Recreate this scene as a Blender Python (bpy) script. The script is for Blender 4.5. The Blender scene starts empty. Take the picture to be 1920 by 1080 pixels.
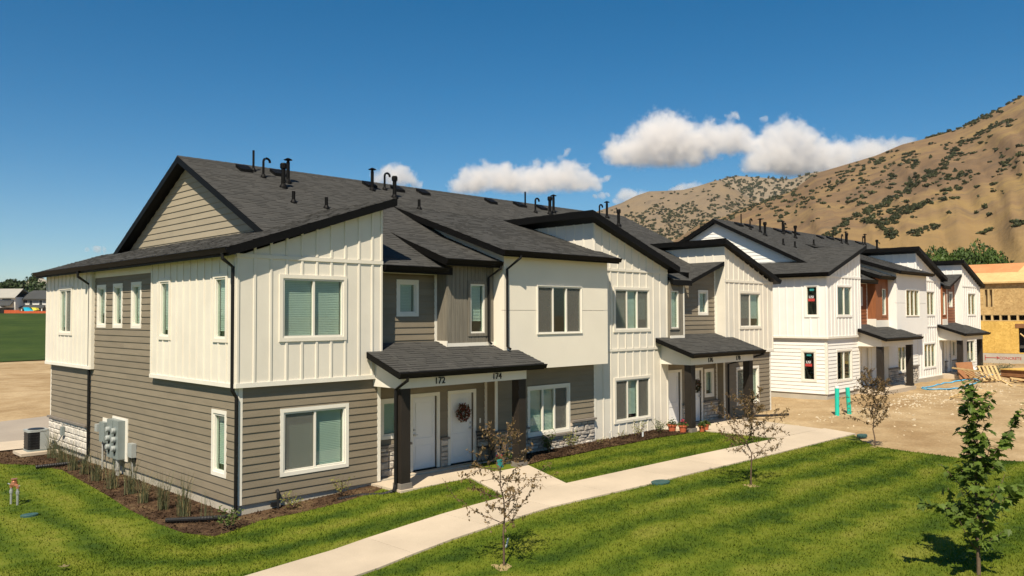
import bpy, bmesh, math, random
import numpy as np
from mathutils import Vector, Matrix, Euler
R = math.radians
random.seed(7); rng = np.random.default_rng(7)
scene = bpy.context.scene
COL = scene.collection

# ------------------------------------------------------------------ camera
cam_d = bpy.data.cameras.new('camera'); cam = bpy.data.objects.new('camera', cam_d); COL.objects.link(cam)
PITCH, YAW, ROLL = R(1.9345), R(44.824), R(-0.196)
CAM = Vector((-8.648, -17.496, 4.505))
_fh = Vector((math.sin(YAW), math.cos(YAW), 0)); _r = Vector((math.cos(YAW), -math.sin(YAW), 0)); _up = Vector((0, 0, 1))
_f = math.cos(PITCH)*_fh + math.sin(PITCH)*_up; _u = -math.sin(PITCH)*_fh + math.cos(PITCH)*_up
_r2 = math.cos(ROLL)*_r + math.sin(ROLL)*_u; _u2 = -math.sin(ROLL)*_r + math.cos(ROLL)*_u
cam.matrix_world = Matrix(((_r2.x, _u2.x, -_f.x, CAM.x), (_r2.y, _u2.y, -_f.y, CAM.y), (_r2.z, _u2.z, -_f.z, CAM.z), (0, 0, 0, 1)))
cam_d.sensor_width = 36; cam_d.lens = 1530/1920*36; cam_d.clip_start = .1; cam_d.clip_end = 30000
scene.camera = cam

# ------------------------------------------------------------------ sky, sun, exposure
SUN = Vector((-1.48, -1.0, 2.29)).normalized()
world = bpy.data.worlds.new('World'); scene.world = world; world.use_nodes = True
wn = world.node_tree.nodes; wl = world.node_tree.links; wn.clear()
sky = wn.new('ShaderNodeTexSky'); sky.sky_type = 'NISHITA'; sky.sun_disc = False
sky.sun_elevation = math.asin(SUN.z); sky.sun_rotation = math.atan2(SUN.x, SUN.y)
sky.altitude = 1400; sky.air_density = 1.0; sky.dust_density = 1.3; sky.ozone_density = 2.6
hs = wn.new('ShaderNodeHueSaturation'); hs.inputs['Saturation'].default_value = 1.46; hs.inputs['Hue'].default_value = .492; wl.new(sky.outputs[0], hs.inputs['Color'])
bg = wn.new('ShaderNodeBackground'); bg.inputs['Strength'].default_value = .064
wo = wn.new('ShaderNodeOutputWorld'); wl.new(hs.outputs[0], bg.inputs[0]); wl.new(bg.outputs[0], wo.inputs[0])
sd = bpy.data.lights.new('sun', 'SUN'); sd.energy = 5.0; sd.angle = R(.53); sd.color = (1, .885, .70)
so = bpy.data.objects.new('sun', sd); COL.objects.link(so); so.location = (-60, -40, 90)
so.rotation_euler = SUN.to_track_quat('Z', 'Y').to_euler()
scene.view_settings.view_transform = 'Standard'; scene.view_settings.look = 'None'
scene.view_settings.exposure = 0.60; scene.view_settings.gamma = 1
scene.cycles.max_bounces = 8; scene.cycles.transparent_max_bounces = 16
scene.cycles.volume_bounces = 8; scene.cycles.volume_step_rate = .3; scene.cycles.volume_max_steps = 256
scene.cycles.use_denoising = True

# ------------------------------------------------------------------ materials
def nodes_of(name):
    m = bpy.data.materials.new(name); m.use_nodes = True
    nt = m.node_tree; return m, nt.nodes, nt.links, nt.nodes['Principled BSDF']
def lerp3(a, b, t): return tuple(a[i]*(1-t)+b[i]*t for i in range(3))
def noise(N, L, vec, scale, detail=3, rough=.55):
    n = N.new('ShaderNodeTexNoise'); n.inputs['Scale'].default_value = scale
    n.inputs['Detail'].default_value = detail; n.inputs['Roughness'].default_value = rough
    if vec: L.new(vec, n.inputs['Vector'])
    return n.outputs[0]
def pos_node(N, L, stretch=(1, 1, 1)):
    g = N.new('ShaderNodeNewGeometry')
    if stretch == (1, 1, 1): return g.outputs['Position']
    mp = N.new('ShaderNodeMapping'); mp.inputs['Scale'].default_value = stretch
    L.new(g.outputs['Position'], mp.inputs[0]); return mp.outputs[0]
def mixc(N, L, fac, a, b, mode='MIX'):
    m = N.new('ShaderNodeMix'); m.data_type = 'RGBA'; m.blend_type = mode
    for s, v in ((0, fac), (6, a), (7, b)):
        if isinstance(v, (float, int)): m.inputs[s].default_value = v
        elif isinstance(v, tuple): m.inputs[s].default_value = (*v[:3], 1)
        else: L.new(v, m.inputs[s])
    return m.outputs[2]
def ramp(N, L, fac, stops):
    r = N.new('ShaderNodeValToRGB'); L.new(fac, r.inputs[0]); e = r.color_ramp.elements
    while len(e) < len(stops): e.new(.5)
    for k, (p, c) in enumerate(stops):
        e[k].position = p; e[k].color = (*c, 1) if isinstance(c, tuple) else (c, c, c, 1)
    return r.outputs[0]
def mathn(N, L, op, a, b=0.0):
    m = N.new('ShaderNodeMath'); m.operation = op
    for s, v in ((0, a), (1, b)):
        if isinstance(v, (float, int)): m.inputs[s].default_value = v
        else: L.new(v, m.inputs[s])
    return m.outputs[0]
MATS = {}
def M(name, col, rough=.75, var=.1, scale=1.5, objvar=0., bump=0., bscale=40., spec=.25, metal=0., stretch=(1, 1, 1), fine=0.):
    if name in MATS: return MATS[name]
    m, N, L, P = nodes_of(name)
    p = pos_node(N, L, stretch)
    lo = tuple(c*(1-var) for c in col); hi = tuple(min(1, c*(1+var)) for c in col)
    c = mixc(N, L, ramp(N, L, noise(N, L, p, scale, 4), [(.3, 0.), (.7, 1.)]), lo, hi)
    if fine:
        c = mixc(N, L, ramp(N, L, noise(N, L, p, bscale, 2), [(.3, 1-fine), (.7, 1+fine)]), (0, 0, 0), c, 'MIX') if False else c
        f = ramp(N, L, noise(N, L, p, bscale, 2), [(.3, 1-fine), (.7, 1.)])
        c = mixc(N, L, 1.0, c, f, 'MULTIPLY')
    if objvar:
        oi = N.new('ShaderNodeObjectInfo')
        f = ramp(N, L, oi.outputs['Random'], [(0., 1-objvar), (1., 1.)])
        c = mixc(N, L, 1.0, c, f, 'MULTIPLY')
    L.new(c, P.inputs['Base Color'])
    P.inputs['Roughness'].default_value = rough; P.inputs['Specular IOR Level'].default_value = spec; P.inputs['Metallic'].default_value = metal
    if bump:
        b = N.new('ShaderNodeBump'); b.inputs['Strength'].default_value = bump; b.inputs['Distance'].default_value = .01
        L.new(noise(N, L, p, bscale, 3), b.inputs['Height']); L.new(b.outputs[0], P.inputs['Normal'])
    MATS[name] = m; return m

M('white_board', (.69, .645, .555), .6, .05, 1.2, .05, .1, 30)
M('white_trim', (.72, .685, .605), .5, .04, 2, .04)
M('brown_board', (.215, .180, .130), .65, .08, 1.2, .12, .25, 30, stretch=(1, 1, 6))
M('pale_brown_board', (.31, .268, .195), .65, .06, 1.2, .08, .2, 30, stretch=(1, 1, 6))
M('bright_white_board', (.78, .76, .715), .6, .04, 1.2, .04, .1, 30)
M('rust_board', (.24, .085, .035), .6, .12, 1.5, .14, .25, 30, stretch=(1, 1, 6))
M('stucco', (.735, .68, .575), .9, .03, .8, 0, .25, 90)
M('bright_stucco', (.75, .735, .70), .9, .03, .8, 0, .25, 90)
M('grey_wood', (.175, .158, .126), .7, .22, 3, .08, .3, 30, stretch=(14, 14, .6))
M('rust_wood', (.27, .10, .04), .65, .22, 3, .08, .3, 30, stretch=(14, 14, .6))
M('black_metal', (.0042, .004, .0038), .55, .2, 3, 0, 0, spec=.12)
M('downspout_metal', (.008, .0075, .007), .45, .2, 3, 0, 0, spec=.25)
M('dark_post', (.021, .017, .0135), .6, .12, 2, 0, .1, 30)
M('soffit_black', (.02, .019, .018), .6, .1, 2)
M('concrete', (.525, .44, .335), .9, .10, .7, .09, .15, 60, fine=.14)
M('foundation', (.42, .385, .32), .9, .10, 1.5, 0, .2, 60, fine=.1)
M('asphalt', (.32, .275, .225), .9, .08, .4, 0, .2, 40, fine=.12)
M('stone_ledge', (.20, .175, .15), .85, .12, 4, .1, .3, 40)
M('mortar', (.30, .28, .25), .95, .1, 4)
M('door_white', (.72, .715, .70), .45, .03, 2)
M('room', (.20, .19, .17), .9, .05, 2)
M('room_dark', (.07, .065, .06), .9, .1, 2)
M('room_osb', (.42, .30, .15), .9, .2, 3)
M('blind_white', (.66, .67, .645), .6, .03, 3)
M('meter_grey', (.19, .22, .215), .45, .06, 3, 0, 0, spec=.4)
M('meter_light', (.31, .33, .32), .4, .06, 3, 0, 0, spec=.5)
M('conduit', (.36, .36, .345), .5, .1, 6)
M('black_plastic', (.016, .016, .017), .4, .2, 5)
M('copper', (.55, .24, .13), .4, .15, 10, 0, 0, metal=.7)
M('galvanised', (.45, .46, .46), .4, .15, 14, 0, 0, metal=.6)
M('teal_pipe', (.02, .47, .36), .4, .06, 3)
M('blue_hose', (.10, .42, .68), .4, .1, 3)
M('terracotta', (.44, .11, .05), .7, .12, 6)
M('dark_pot', (.05, .06, .065), .5, .1, 6)
M('teal_box', (.03, .22, .22), .5, .1, 6)
M('soil', (.05, .035, .022), 1, .2, 20)
M('lumber', (.56, .40, .19), .8, .12, 2, .2, .2, 20, stretch=(1, 1, 1))
M('lumber_brown', (.26, .125, .055), .8, .15, 2, .15)
M('osb_dark', (.33, .155, .07), .85, .15, 2, .1)
M('bag_white', (.78, .77, .74), .5, .05, 4)
M('twig', (.10, .065, .045), .85, .2, 20)
M('maple_bark', (.12, .085, .055), .85, .2, 20)
M('green_lid', (.035, .085, .08), .5, .1, 6)
M('red_paint', (.42, .045, .04), .7, .1, 8)
M('sign_black', (.02, .02, .02), .5, .1, 6)
M('sign_white', (.8, .8, .8), .5, .02, 6)
M('number_black', (.012, .012, .012), .4, .1, 6)
M('chair_black', (.015, .015, .015), .4, .1, 6)
M('tag_white', (.75, .78, .76), .5, .03, 6)
M('far_white', (.62, .61, .58), .8, .05, .3)
M('far_grey', (.25, .26, .27), .8, .05, .3)
M('far_tan', (.42, .38, .30), .8, .05, .3)
M('far_roof_light', (.30, .29, .26), .9, .06, .4)
M('far_roof_dark', (.05, .053, .055), .9, .06, .4)
M('far_glass', (.03, .035, .04), .2, .1, .4, spec=.5)
M('red_fence', (.40, .085, .03), .8, .1, 1, .1)
M('slide_blue', (.02, .40, .60), .4, .05, 1)
M('slide_yellow', (.70, .62, .08), .4, .05, 1)

def leafmat(name, col, var=.35, trans=.35, scale=9., objvar=0.):
    m, N, L, P = nodes_of(name)
    p = pos_node(N, L)
    lo = tuple(c*(1-var) for c in col); hi = (col[0]*(1+var*1.3), col[1]*(1+var), col[2]*(1+var*.4))
    c = mixc(N, L, ramp(N, L, noise(N, L, p, scale, 2), [(.25, 0.), (.75, 1.)]), lo, hi)
    if objvar:
        oi = N.new('ShaderNodeObjectInfo'); c = mixc(N, L, 1.0, c, ramp(N, L, oi.outputs['Random'], [(0., 1-objvar), (1., 1.)]), 'MULTIPLY')
    L.new(c, P.inputs['Base Color']); P.inputs['Roughness'].default_value = .55; P.inputs['Specular IOR Level'].default_value = .3
    tr = N.new('ShaderNodeBsdfTranslucent'); L.new(c, tr.inputs[0])
    mx = N.new('ShaderNodeMixShader'); mx.inputs[0].default_value = trans
    out = [n for n in N if n.type == 'OUTPUT_MATERIAL'][0]
    L.new(P.outputs[0], mx.inputs[1]); L.new(tr.outputs[0], mx.inputs[2]); L.new(mx.outputs[0], out.inputs[0])
    MATS[name] = m; return m
leafmat('leaf_brown', (.140, .100, .050), .5, .25, 14)
leafmat('leaf_maple', (.085, .14, .025), .5, .35, 5)
leafmat('leaf_shrub', (.075, .115, .03), .5, .3, 8)
leafmat('leaf_dark', (.026, .048, .016), .5, .2, .25)
leafmat('leaf_hedge', (.045, .085, .018), .5, .2, .5)
leafmat('leaf_hill', (.046, .058, .021), .3, .1, .05, .45)
leafmat('leaf_grassy', (.115, .135, .075), .3, .3, 6)
leafmat('leaf_dry', (.24, .20, .11), .35, .3, 6)
leafmat('leaf_gold', (.20, .22, .05), .4, .3, 8)
leafmat('flower_red', (.40, .03, .08), .4, .2, 20)
leafmat('wreath_red', (.16, .035, .025), .6, .1, 25)
leafmat('wreath_green', (.03, .04, .015), .6, .1, 25)

def lawn_material(name, k=1.0):
    m, N, L, P = nodes_of(name)
    g = N.new('ShaderNodeNewGeometry'); p = g.outputs['Position']
    # mowing bands follow the outline of the building; broad patches of lush and dry turf on top
    n1 = noise(N, L, p, .5, 3, .6); n2 = noise(N, L, p, 2.6, 3, .6); n3 = noise(N, L, p, 30, 2, .6); n4 = noise(N, L, p, .16, 2, .5)
    sx = N.new('ShaderNodeSeparateXYZ'); L.new(p, sx.inputs[0])
    da = mathn(N, L, 'MAXIMUM', mathn(N, L, 'SUBTRACT', -1.2, sx.outputs[0]), 0.); db_ = mathn(N, L, 'MAXIMUM', mathn(N, L, 'SUBTRACT', -1.2, mathn(N, L, 'ADD', sx.outputs[1], mathn(N, L, 'MULTIPLY', sx.outputs[0], .045))), 0.)
    dd = mathn(N, L, 'SQRT', mathn(N, L, 'ADD', mathn(N, L, 'MULTIPLY', da, da), mathn(N, L, 'MULTIPLY', db_, db_)))
    sn = mathn(N, L, 'SINE', mathn(N, L, 'ADD', mathn(N, L, 'MULTIPLY', dd, 4.6), mathn(N, L, 'MULTIPLY', n1, 5.5)))
    st = mathn(N, L, 'MULTIPLY', sn, mathn(N, L, 'MULTIPLY', n4, .17))
    f = mathn(N, L, 'ADD', st, mathn(N, L, 'MULTIPLY', n1, .42))
    f = mathn(N, L, 'ADD', f, mathn(N, L, 'MULTIPLY', n2, .30))
    c = ramp(N, L, f, [(.20, (.034*k, .066*k, .008*k)), (.31, (.076*k, .115*k, .010*k)), (.42, (.130*k, .160*k, .016*k)), (.55, (.195*k, .20*k, .034*k))])
    c = mixc(N, L, 1.0, c, ramp(N, L, n3, [(.25, .7), (.75, 1.)]), 'MULTIPLY')
    L.new(c, P.inputs['Base Color']); P.inputs['Roughness'].default_value = .8; P.inputs['Specular IOR Level'].default_value = .1
    if name == 'grass_blade':
        tr = N.new('ShaderNodeBsdfTranslucent'); L.new(c, tr.inputs[0]); mx = N.new('ShaderNodeMixShader'); mx.inputs[0].default_value = .3
        out = [n for n in N if n.type == 'OUTPUT_MATERIAL'][0]
        L.new(P.outputs[0], mx.inputs[1]); L.new(tr.outputs[0], mx.inputs[2]); L.new(mx.outputs[0], out.inputs[0])
    MATS[name] = m
lawn_material('lawn', 1.0); lawn_material('grass_blade', 1.3)

def ground_material(name, stops, s1, s2, s3, bump=.4):
    m, N, L, P = nodes_of(name); p = pos_node(N, L)
    f = mathn(N, L, 'ADD', mathn(N, L, 'MULTIPLY', noise(N, L, p, s1, 5, .6), .6), mathn(N, L, 'MULTIPLY', noise(N, L, p, s2, 4, .6), .4))
    c = ramp(N, L, f, stops)
    c = mixc(N, L, 1.0, c, ramp(N, L, noise(N, L, p, s3, 3, .7), [(.3, .72), (.7, 1.)]), 'MULTIPLY')
    L.new(c, P.inputs['Base Color']); P.inputs['Roughness'].default_value = .95; P.inputs['Specular IOR Level'].default_value = .1
    b = N.new('ShaderNodeBump'); b.inputs['Strength'].default_value = bump; b.inputs['Distance'].default_value = .05
    L.new(noise(N, L, p, s3*.7, 4), b.inputs['Height']); L.new(b.outputs[0], P.inputs['Normal'])
    MATS[name] = m
ground_material('dirt', [(.36, (.29, .195, .100)), (.48, (.37, .265, .145)), (.6, (.46, .345, .205)), (.72, (.33, .27, .125))], .16, .9, 9)
ground_material('mulch', [(.35, (.030, .017, .010)), (.48, (.070, .042, .025)), (.57, (.12, .075, .042)), (.68, (.20, .15, .075))], 1.0, 5, 30, .9)
ground_material('field', [(.35, (.026, .048, .010)), (.5, (.042, .070, .013)), (.65, (.062, .088, .020))], .03, .25, 1.2)
def hill_material(name, stops, s1, s2, rock):
    m, N, L, P = nodes_of(name); p = pos_node(N, L)
    f = mathn(N, L, 'ADD', mathn(N, L, 'MULTIPLY', noise(N, L, p, s1, 6, .6), .6), mathn(N, L, 'MULTIPLY', noise(N, L, p, s2, 5, .65), .4))
    c = ramp(N, L, f, stops)
    rk = ramp(N, L, noise(N, L, p, s2*1.7, 6, .7), [(.52, 0.), (.64, 1.)])
    c = mixc(N, L, mathn(N, L, 'MULTIPLY', rk, .55), c, rock)
    if name == 'hill_near':     # cured golden grass covers the lower benches
        sp = N.new('ShaderNodeSeparateXYZ'); L.new(p, sp.inputs[0]); hz = N.new('ShaderNodeMapRange'); hz.inputs['From Min'].default_value = 75; hz.inputs['From Max'].default_value = 25
        L.new(mathn(N, L, 'ADD', sp.outputs[2], mathn(N, L, 'MULTIPLY', noise(N, L, p, .01, 3), 40.)), hz.inputs['Value']); c = mixc(N, L, mathn(N, L, 'MULTIPLY', hz.outputs[0], .8), c, (.345, .235, .085))
    L.new(c, P.inputs['Base Color']); P.inputs['Roughness'].default_value = 1; P.inputs['Specular IOR Level'].default_value = 0
    b = N.new('ShaderNodeBump'); b.inputs['Strength'].default_value = .5; b.inputs['Distance'].default_value = 2.5
    L.new(noise(N, L, p, s2*3, 5, .65), b.inputs['Height']); L.new(b.outputs[0], P.inputs['Normal'])
    MATS[name] = m
hill_material('hill_near', [(.36, (.130, .090, .058)), (.46, (.165, .110, .066)), (.54, (.205, .140, .072)), (.66, (.265, .185, .072))], .006, .03, (.105, .082, .062))
hill_material('hill_mid', [(.34, (.145, .110, .078)), (.5, (.175, .135, .092)), (.66, (.20, .148, .09))], .004, .02, (.115, .097, .078))
hill_material('hill_back', [(.34, (.17, .14, .10)), (.5, (.20, .16, .115)), (.66, (.22, .17, .11))], .004, .02, (.12, .11, .09))

def shingle_material():
    m, N, L, P = nodes_of('shingle'); p = pos_node(N, L)
    at = N.new('ShaderNodeAttribute'); at.attribute_name = 'tone'
    c = ramp(N, L, at.outputs['Fac'], [(0., (.053, .0525, .050)), (.5, (.065, .064, .0605)), (1., (.078, .0765, .072))])
    c = mixc(N, L, 1.0, c, ramp(N, L, noise(N, L, p, 70, 2, .7), [(.3, .6), (.7, 1.)]), 'MULTIPLY')
    c = mixc(N, L, ramp(N, L, noise(N, L, p, .5, 4, .6), [(.5, 0.), (.8, .12)]), c, (.078, .070, .058))
    L.new(c, P.inputs['Base Color']); P.inputs['Roughness'].default_value = .9; P.inputs['Specular IOR Level'].default_value = .2
    MATS['shingle'] = m
shingle_material()
def stone_material(name='stone', k=1.):
    m, N, L, P = nodes_of(name); p = pos_node(N, L); oi = N.new('ShaderNodeObjectInfo')
    c = ramp(N, L, oi.outputs['Random'], [(0., (.33, .30, .265)), (.3, (.46, .425, .375)), (.6, (.56, .51, .44)), (.8, (.50, .42, .34)), (1., (.66, .62, .55))])
    if k != 1.: c = mixc(N, L, .62, c, (.74, .70, .63))
    c = mixc(N, L, 1.0, c, ramp(N, L, noise(N, L, p, 9, 4, .65), [(.3, .62), (.7, 1.)]), 'MULTIPLY')
    L.new(c, P.inputs['Base Color']); P.inputs['Roughness'].default_value = .9; P.inputs['Specular IOR Level'].default_value = .2
    b = N.new('ShaderNodeBump'); b.inputs['Strength'].default_value = .6; b.inputs['Distance'].default_value = .02
    L.new(noise(N, L, p, 14, 4), b.inputs['Height']); L.new(b.outputs[0], P.inputs['Normal'])
    MATS[name] = m
stone_material(); stone_material('pale_stone', .5)
def osb_material(name, a, b_):
    m, N, L, P = nodes_of(name); p = pos_node(N, L)
    v = N.new('ShaderNodeTexVoronoi'); v.inputs['Scale'].default_value = 9; L.new(p, v.inputs[0])
    c = mixc(N, L, v.outputs['Color'], a, b_)
    c = mixc(N, L, ramp(N, L, noise(N, L, p, 1.1, 4, .6), [(.35, 0.), (.7, .5)]), c, tuple(x*.75 for x in a))
    L.new(c, P.inputs['Base Color']); P.inputs['Roughness'].default_value = .85
    MATS[name] = m
osb_material('osb', (.36, .225, .085), (.62, .43, .19)); osb_material('osb_yellow', (.50, .30, .06), (.72, .48, .13)); osb_material('osb_orange', (.50, .20, .07), (.60, .27, .11))
osb_material('osb_roof', (.55, .37, .15), (.66, .45, .20))
def glass_material(name, tint, ior, dirt=0.):
    m, N, L, P = nodes_of(name); N.remove(P)
    t = N.new('ShaderNodeBsdfTransparent'); t.inputs[0].default_value = (*tint, 1)
    g = N.new('ShaderNodeBsdfGlossy'); g.inputs['Roughness'].default_value = .015; g.inputs[0].default_value = (.95, 1, .97, 1)
    f = N.new('ShaderNodeFresnel'); gm = N.new('ShaderNodeNewGeometry'); mr = N.new('ShaderNodeMapRange'); mr.inputs['To Min'].default_value = ior; mr.inputs['To Max'].default_value = 1/ior; L.new(gm.outputs['Backfacing'], mr.inputs['Value']); L.new(mr.outputs[0], f.inputs[0])
    mx = N.new('ShaderNodeMixShader'); L.new(f.outputs[0], mx.inputs[0]); L.new(t.outputs[0], mx.inputs[1]); L.new(g.outputs[0], mx.inputs[2])
    out = [n for n in N if n.type == 'OUTPUT_MATERIAL'][0]; L.new(mx.outputs[0], out.inputs[0]); MATS[name] = m
glass_material('glass', (.80, .87, .835), 1.45)
def screen_material():
    m, N, L, P = nodes_of('insect_screen'); P.inputs['Base Color'].default_value = (.15, .145, .125, 1); P.inputs['Roughness'].default_value = .9
    t = N.new('ShaderNodeBsdfTransparent'); mx = N.new('ShaderNodeMixShader'); mx.inputs[0].default_value = .58
    out = [n for n in N if n.type == 'OUTPUT_MATERIAL'][0]
    L.new(t.outputs[0], mx.inputs[1]); L.new(P.outputs[0], mx.inputs[2]); L.new(mx.outputs[0], out.inputs[0]); MATS['insect_screen'] = m
screen_material()

# ------------------------------------------------------------------ mesh helpers
class MB:
    def __init__(s): s.v = []; s.f = []; s.m = []
    def face(s, pts, mi=0):
        b = len(s.v); s.v += [tuple(p) for p in pts]; s.f.append(tuple(range(b, b+len(pts)))); s.m.append(mi)
    def box(s, x0, x1, y0, y1, z0, z1, mi=0):
        b = len(s.v)
        s.v += [(x0, y0, z0), (x1, y0, z0), (x1, y1, z0), (x0, y1, z0), (x0, y0, z1), (x1, y0, z1), (x1, y1, z1), (x0, y1, z1)]
        for q in ((0, 3, 2, 1), (4, 5, 6, 7), (0, 1, 5, 4), (1, 2, 6, 5), (2, 3, 7, 6), (3, 0, 4, 7)):
            s.f.append(tuple(b+i for i in q)); s.m.append(mi)
        return s
    def prism(s, top, down, mi=0):           # top: CCW 3D polygon, down: offset vector
        n = len(top); b = len(s.v)
        s.v += [tuple(p) for p in top] + [tuple(p[i]+down[i] for i in range(3)) for p in top]
        s.f.append(tuple(range(b, b+n))); s.m.append(mi)
        s.f.append(tuple(range(b+2*n-1, b+n-1, -1))); s.m.append(mi)
        for i in range(n):
            j = (i+1) % n; s.f.append((b+i, b+n+i, b+n+j, b+j)); s.m.append(mi)
        return s
    def tube(s, path, rad, n=8, cap=True, mi=0):
        path = [Vector(p) for p in path]; rads = rad if isinstance(rad, (list, tuple)) else [rad]*len(path)
        b = len(s.v); ref = None
        for i, p in enumerate(path):
            t = (path[min(i+1, len(path)-1)] - path[max(i-1, 0)]).normalized()
            if ref is None or abs(t.dot(ref)) > .95: ref = Vector((0, 0, 1)) if abs(t.z) < .9 else Vector((1, 0, 0))
            a = t.cross(ref).normalized(); c = t.cross(a).normalized()
            for k in range(n):
                w = 2*math.pi*k/n; q = p + (a*math.cos(w) + c*math.sin(w))*rads[i]; s.v.append(tuple(q))
        for i in range(len(path)-1):
            for k in range(n):
                k2 = (k+1) % n
                s.f.append((b+i*n+k, b+(i+1)*n+k, b+(i+1)*n+k2, b+i*n+k2)); s.m.append(mi)
        if cap:
            s.f.append(tuple(b+k for k in range(n))); s.m.append(mi)
            e = b+(len(path)-1)*n; s.f.append(tuple(e+k for k in range(n-1, -1, -1))); s.m.append(mi)
        return s
    def lathe(s, prof, c=(0, 0, 0), n=16, mi=0):
        b = len(s.v)
        for r_, z in prof:
            for k in range(n):
                w = 2*math.pi*k/n; s.v.append((c[0]+r_*math.cos(w), c[1]+r_*math.sin(w), c[2]+z))
        for i in range(len(prof)-1):
            for k in range(n):
                k2 = (k+1) % n; s.f.append((b+i*n+k, b+i*n+k2, b+(i+1)*n+k2, b+(i+1)*n+k)); s.m.append(mi)
        s.f.append(tuple(b+k for k in range(n-1, -1, -1))); s.m.append(mi)
        e = b+(len(prof)-1)*n; s.f.append(tuple(e+k for k in range(n))); s.m.append(mi)
        return s
    def mesh(s, name, mats):
        me = bpy.data.meshes.new(name); me.from_pydata(s.v, [], s.f)
        mats = mats if isinstance(mats, (list, tuple)) else [mats]
        for m in mats: me.materials.append(MATS[m])
        if len(mats) > 1: me.polygons.foreach_set('material_index', s.m)
        return me
def link(name, data, parent=None, loc=None, **kw):
    o = bpy.data.objects.new(name, data); COL.objects.link(o)
    if parent: o.parent = parent
    if loc: o.location = loc
    for k, v in kw.items(): o[k] = v
    return o
def obj(name, mb, mats, parent=None, smooth=False, loc=None, **kw):
    me = mb.mesh(name, mats)
    if smooth: me.polygons.foreach_set('use_smooth', [True]*len(me.polygons))
    return link(name, me, parent, loc, **kw)
def thing(name, label, cat, loc=(0, 0, 0), rz=0, group=None):
    o = bpy.data.objects.new(name, None); COL.objects.link(o); o.location = loc; o.rotation_euler = (0, 0, rz)
    o.empty_display_size = .2; o['label'] = label; o['category'] = cat
    if group: o['group'] = group
    return o
def tag(o, label, cat, group=None):
    o['label'] = label; o['category'] = cat
    if group: o['group'] = group
    return o
UNIT = {}
def unit(kind, mat):
    k = (kind, mat)
    if k in UNIT: return UNIT[k]
    b = MB()
    if kind == 'box': b.box(-.5, .5, -1, 0, -.5, .5)
    elif kind == 'lap':     # lapped board: thick at the bottom, thin at the top, outward is -Y
        pr = [(0, -.5), (-1, -.5), (-1, -.44), (-.35, .5), (0, .5)]
        for x in (-.5, .5): b.v += [(x, y, z) for y, z in pr]
        for i in range(5): j = (i+1) % 5; b.f.append((i, j, 5+j, 5+i)); b.m.append(0)
        b.f += [(4, 3, 2, 1, 0), (5, 6, 7, 8, 9)]; b.m += [0, 0]
    elif kind == 'batten':
        pr = [(-.5, 0), (-.5, -.8), (-.36, -1), (.36, -1), (.5, -.8), (.5, 0)]
        for z in (-.5, .5): b.v += [(x, y, z) for x, y in pr]
        for i in range(6): j = (i+1) % 6; b.f.append((i, j, 6+j, 6+i)); b.m.append(0)
        b.f += [(5, 4, 3, 2, 1, 0), (6, 7, 8, 9, 10, 11)]; b.m += [0, 0]
    elif kind.startswith('stone'):
        rr = random.Random(kind)
        def j(a): return a*rr.uniform(.6, 1)
        o_ = [(-.5+j(.10), -.5+j(.10)), (.5-j(.10), -.5+j(.10)), (.5-j(.08), 0), (.5-j(.10), .5-j(.10)), (0, .5-j(.07)), (-.5+j(.10), .5-j(.10)), (-.5+j(.07), 0)]
        n = len(o_)
        b.v += [(x*1.12, 0, z*1.12) for x, z in o_] + [(x*1.08, -.6*rr.uniform(.85, 1.1), z*1.08) for x, z in o_] + [(x*.72, -rr.uniform(.82, 1.1), z*.72) for x, z in o_]
        for a in (0, n):
            for i in range(n): q = (i+1) % n; b.f.append((a+i, a+q, a+n+q, a+n+i)); b.m.append(0)
        b.f.append(tuple(range(2*n, 3*n))); b.m.append(0)
    me = b.mesh(kind+'_'+mat, mat)
    if kind != 'lap' and kind != 'box' and kind != 'batten': pass
    UNIT[k] = me; return me

# ------------------------------------------------------------------ the lie of the land
def sstep(a, b, x): t = np.clip((np.asarray(x, float)-a)/(b-a), 0, 1); return t*t*(3-2*t)
def G(x, y):
    x = np.asarray(x, float); y = np.asarray(y, float)
    z = .045*np.clip(x, 0, 4.5) + .007*np.clip(x-4.5, 0, 19.5) + .16*sstep(22, 33, x)
    return z + 5.0*sstep(72, 232, y)
def g1(x, y): return float(G(x, y))
def in_poly(px, py, poly):
    px = np.asarray(px); py = np.asarray(py); ins = np.zeros(px.shape, bool); n = len(poly)
    for i in range(n):
        x0, y0 = poly[i]; x1, y1 = poly[(i+1) % n]
        c = ((y0 > py) != (y1 > py))
        with np.errstate(divide='ignore', invalid='ignore'):
            ins ^= c & (px < (x1-x0)*(py-y0)/(y1-y0+1e-12)+x0)
    return ins
def vnoise(x, y, seed=0):          # smooth value noise
    x = np.asarray(x, float); y = np.asarray(y, float)
    xi = np.floor(x).astype(np.int64); yi = np.floor(y).astype(np.int64); fx = x-xi; fy = y-yi
    fx = fx*fx*(3-2*fx); fy = fy*fy*(3-2*fy)
    def h(a, b):
        n = (a*374761393 + b*668265263 + seed*1442695041) & 0x7fffffff
        n = ((n ^ (n >> 13))*1274126177) & 0x7fffffff
        return ((n ^ (n >> 16)) & 0xffff)/65535.
    return (h(xi, yi)*(1-fx)+h(xi+1, yi)*fx)*(1-fy)+(h(xi, yi+1)*(1-fx)+h(xi+1, yi+1)*fx)*fy
def fbm(x, y, seed=0, o=4):
    s = 0; a = .5
    for k in range(o): s = s+a*vnoise(x*2**k, y*2**k, seed+k*17); a *= .5
    return s/(1-.5**o)
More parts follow.
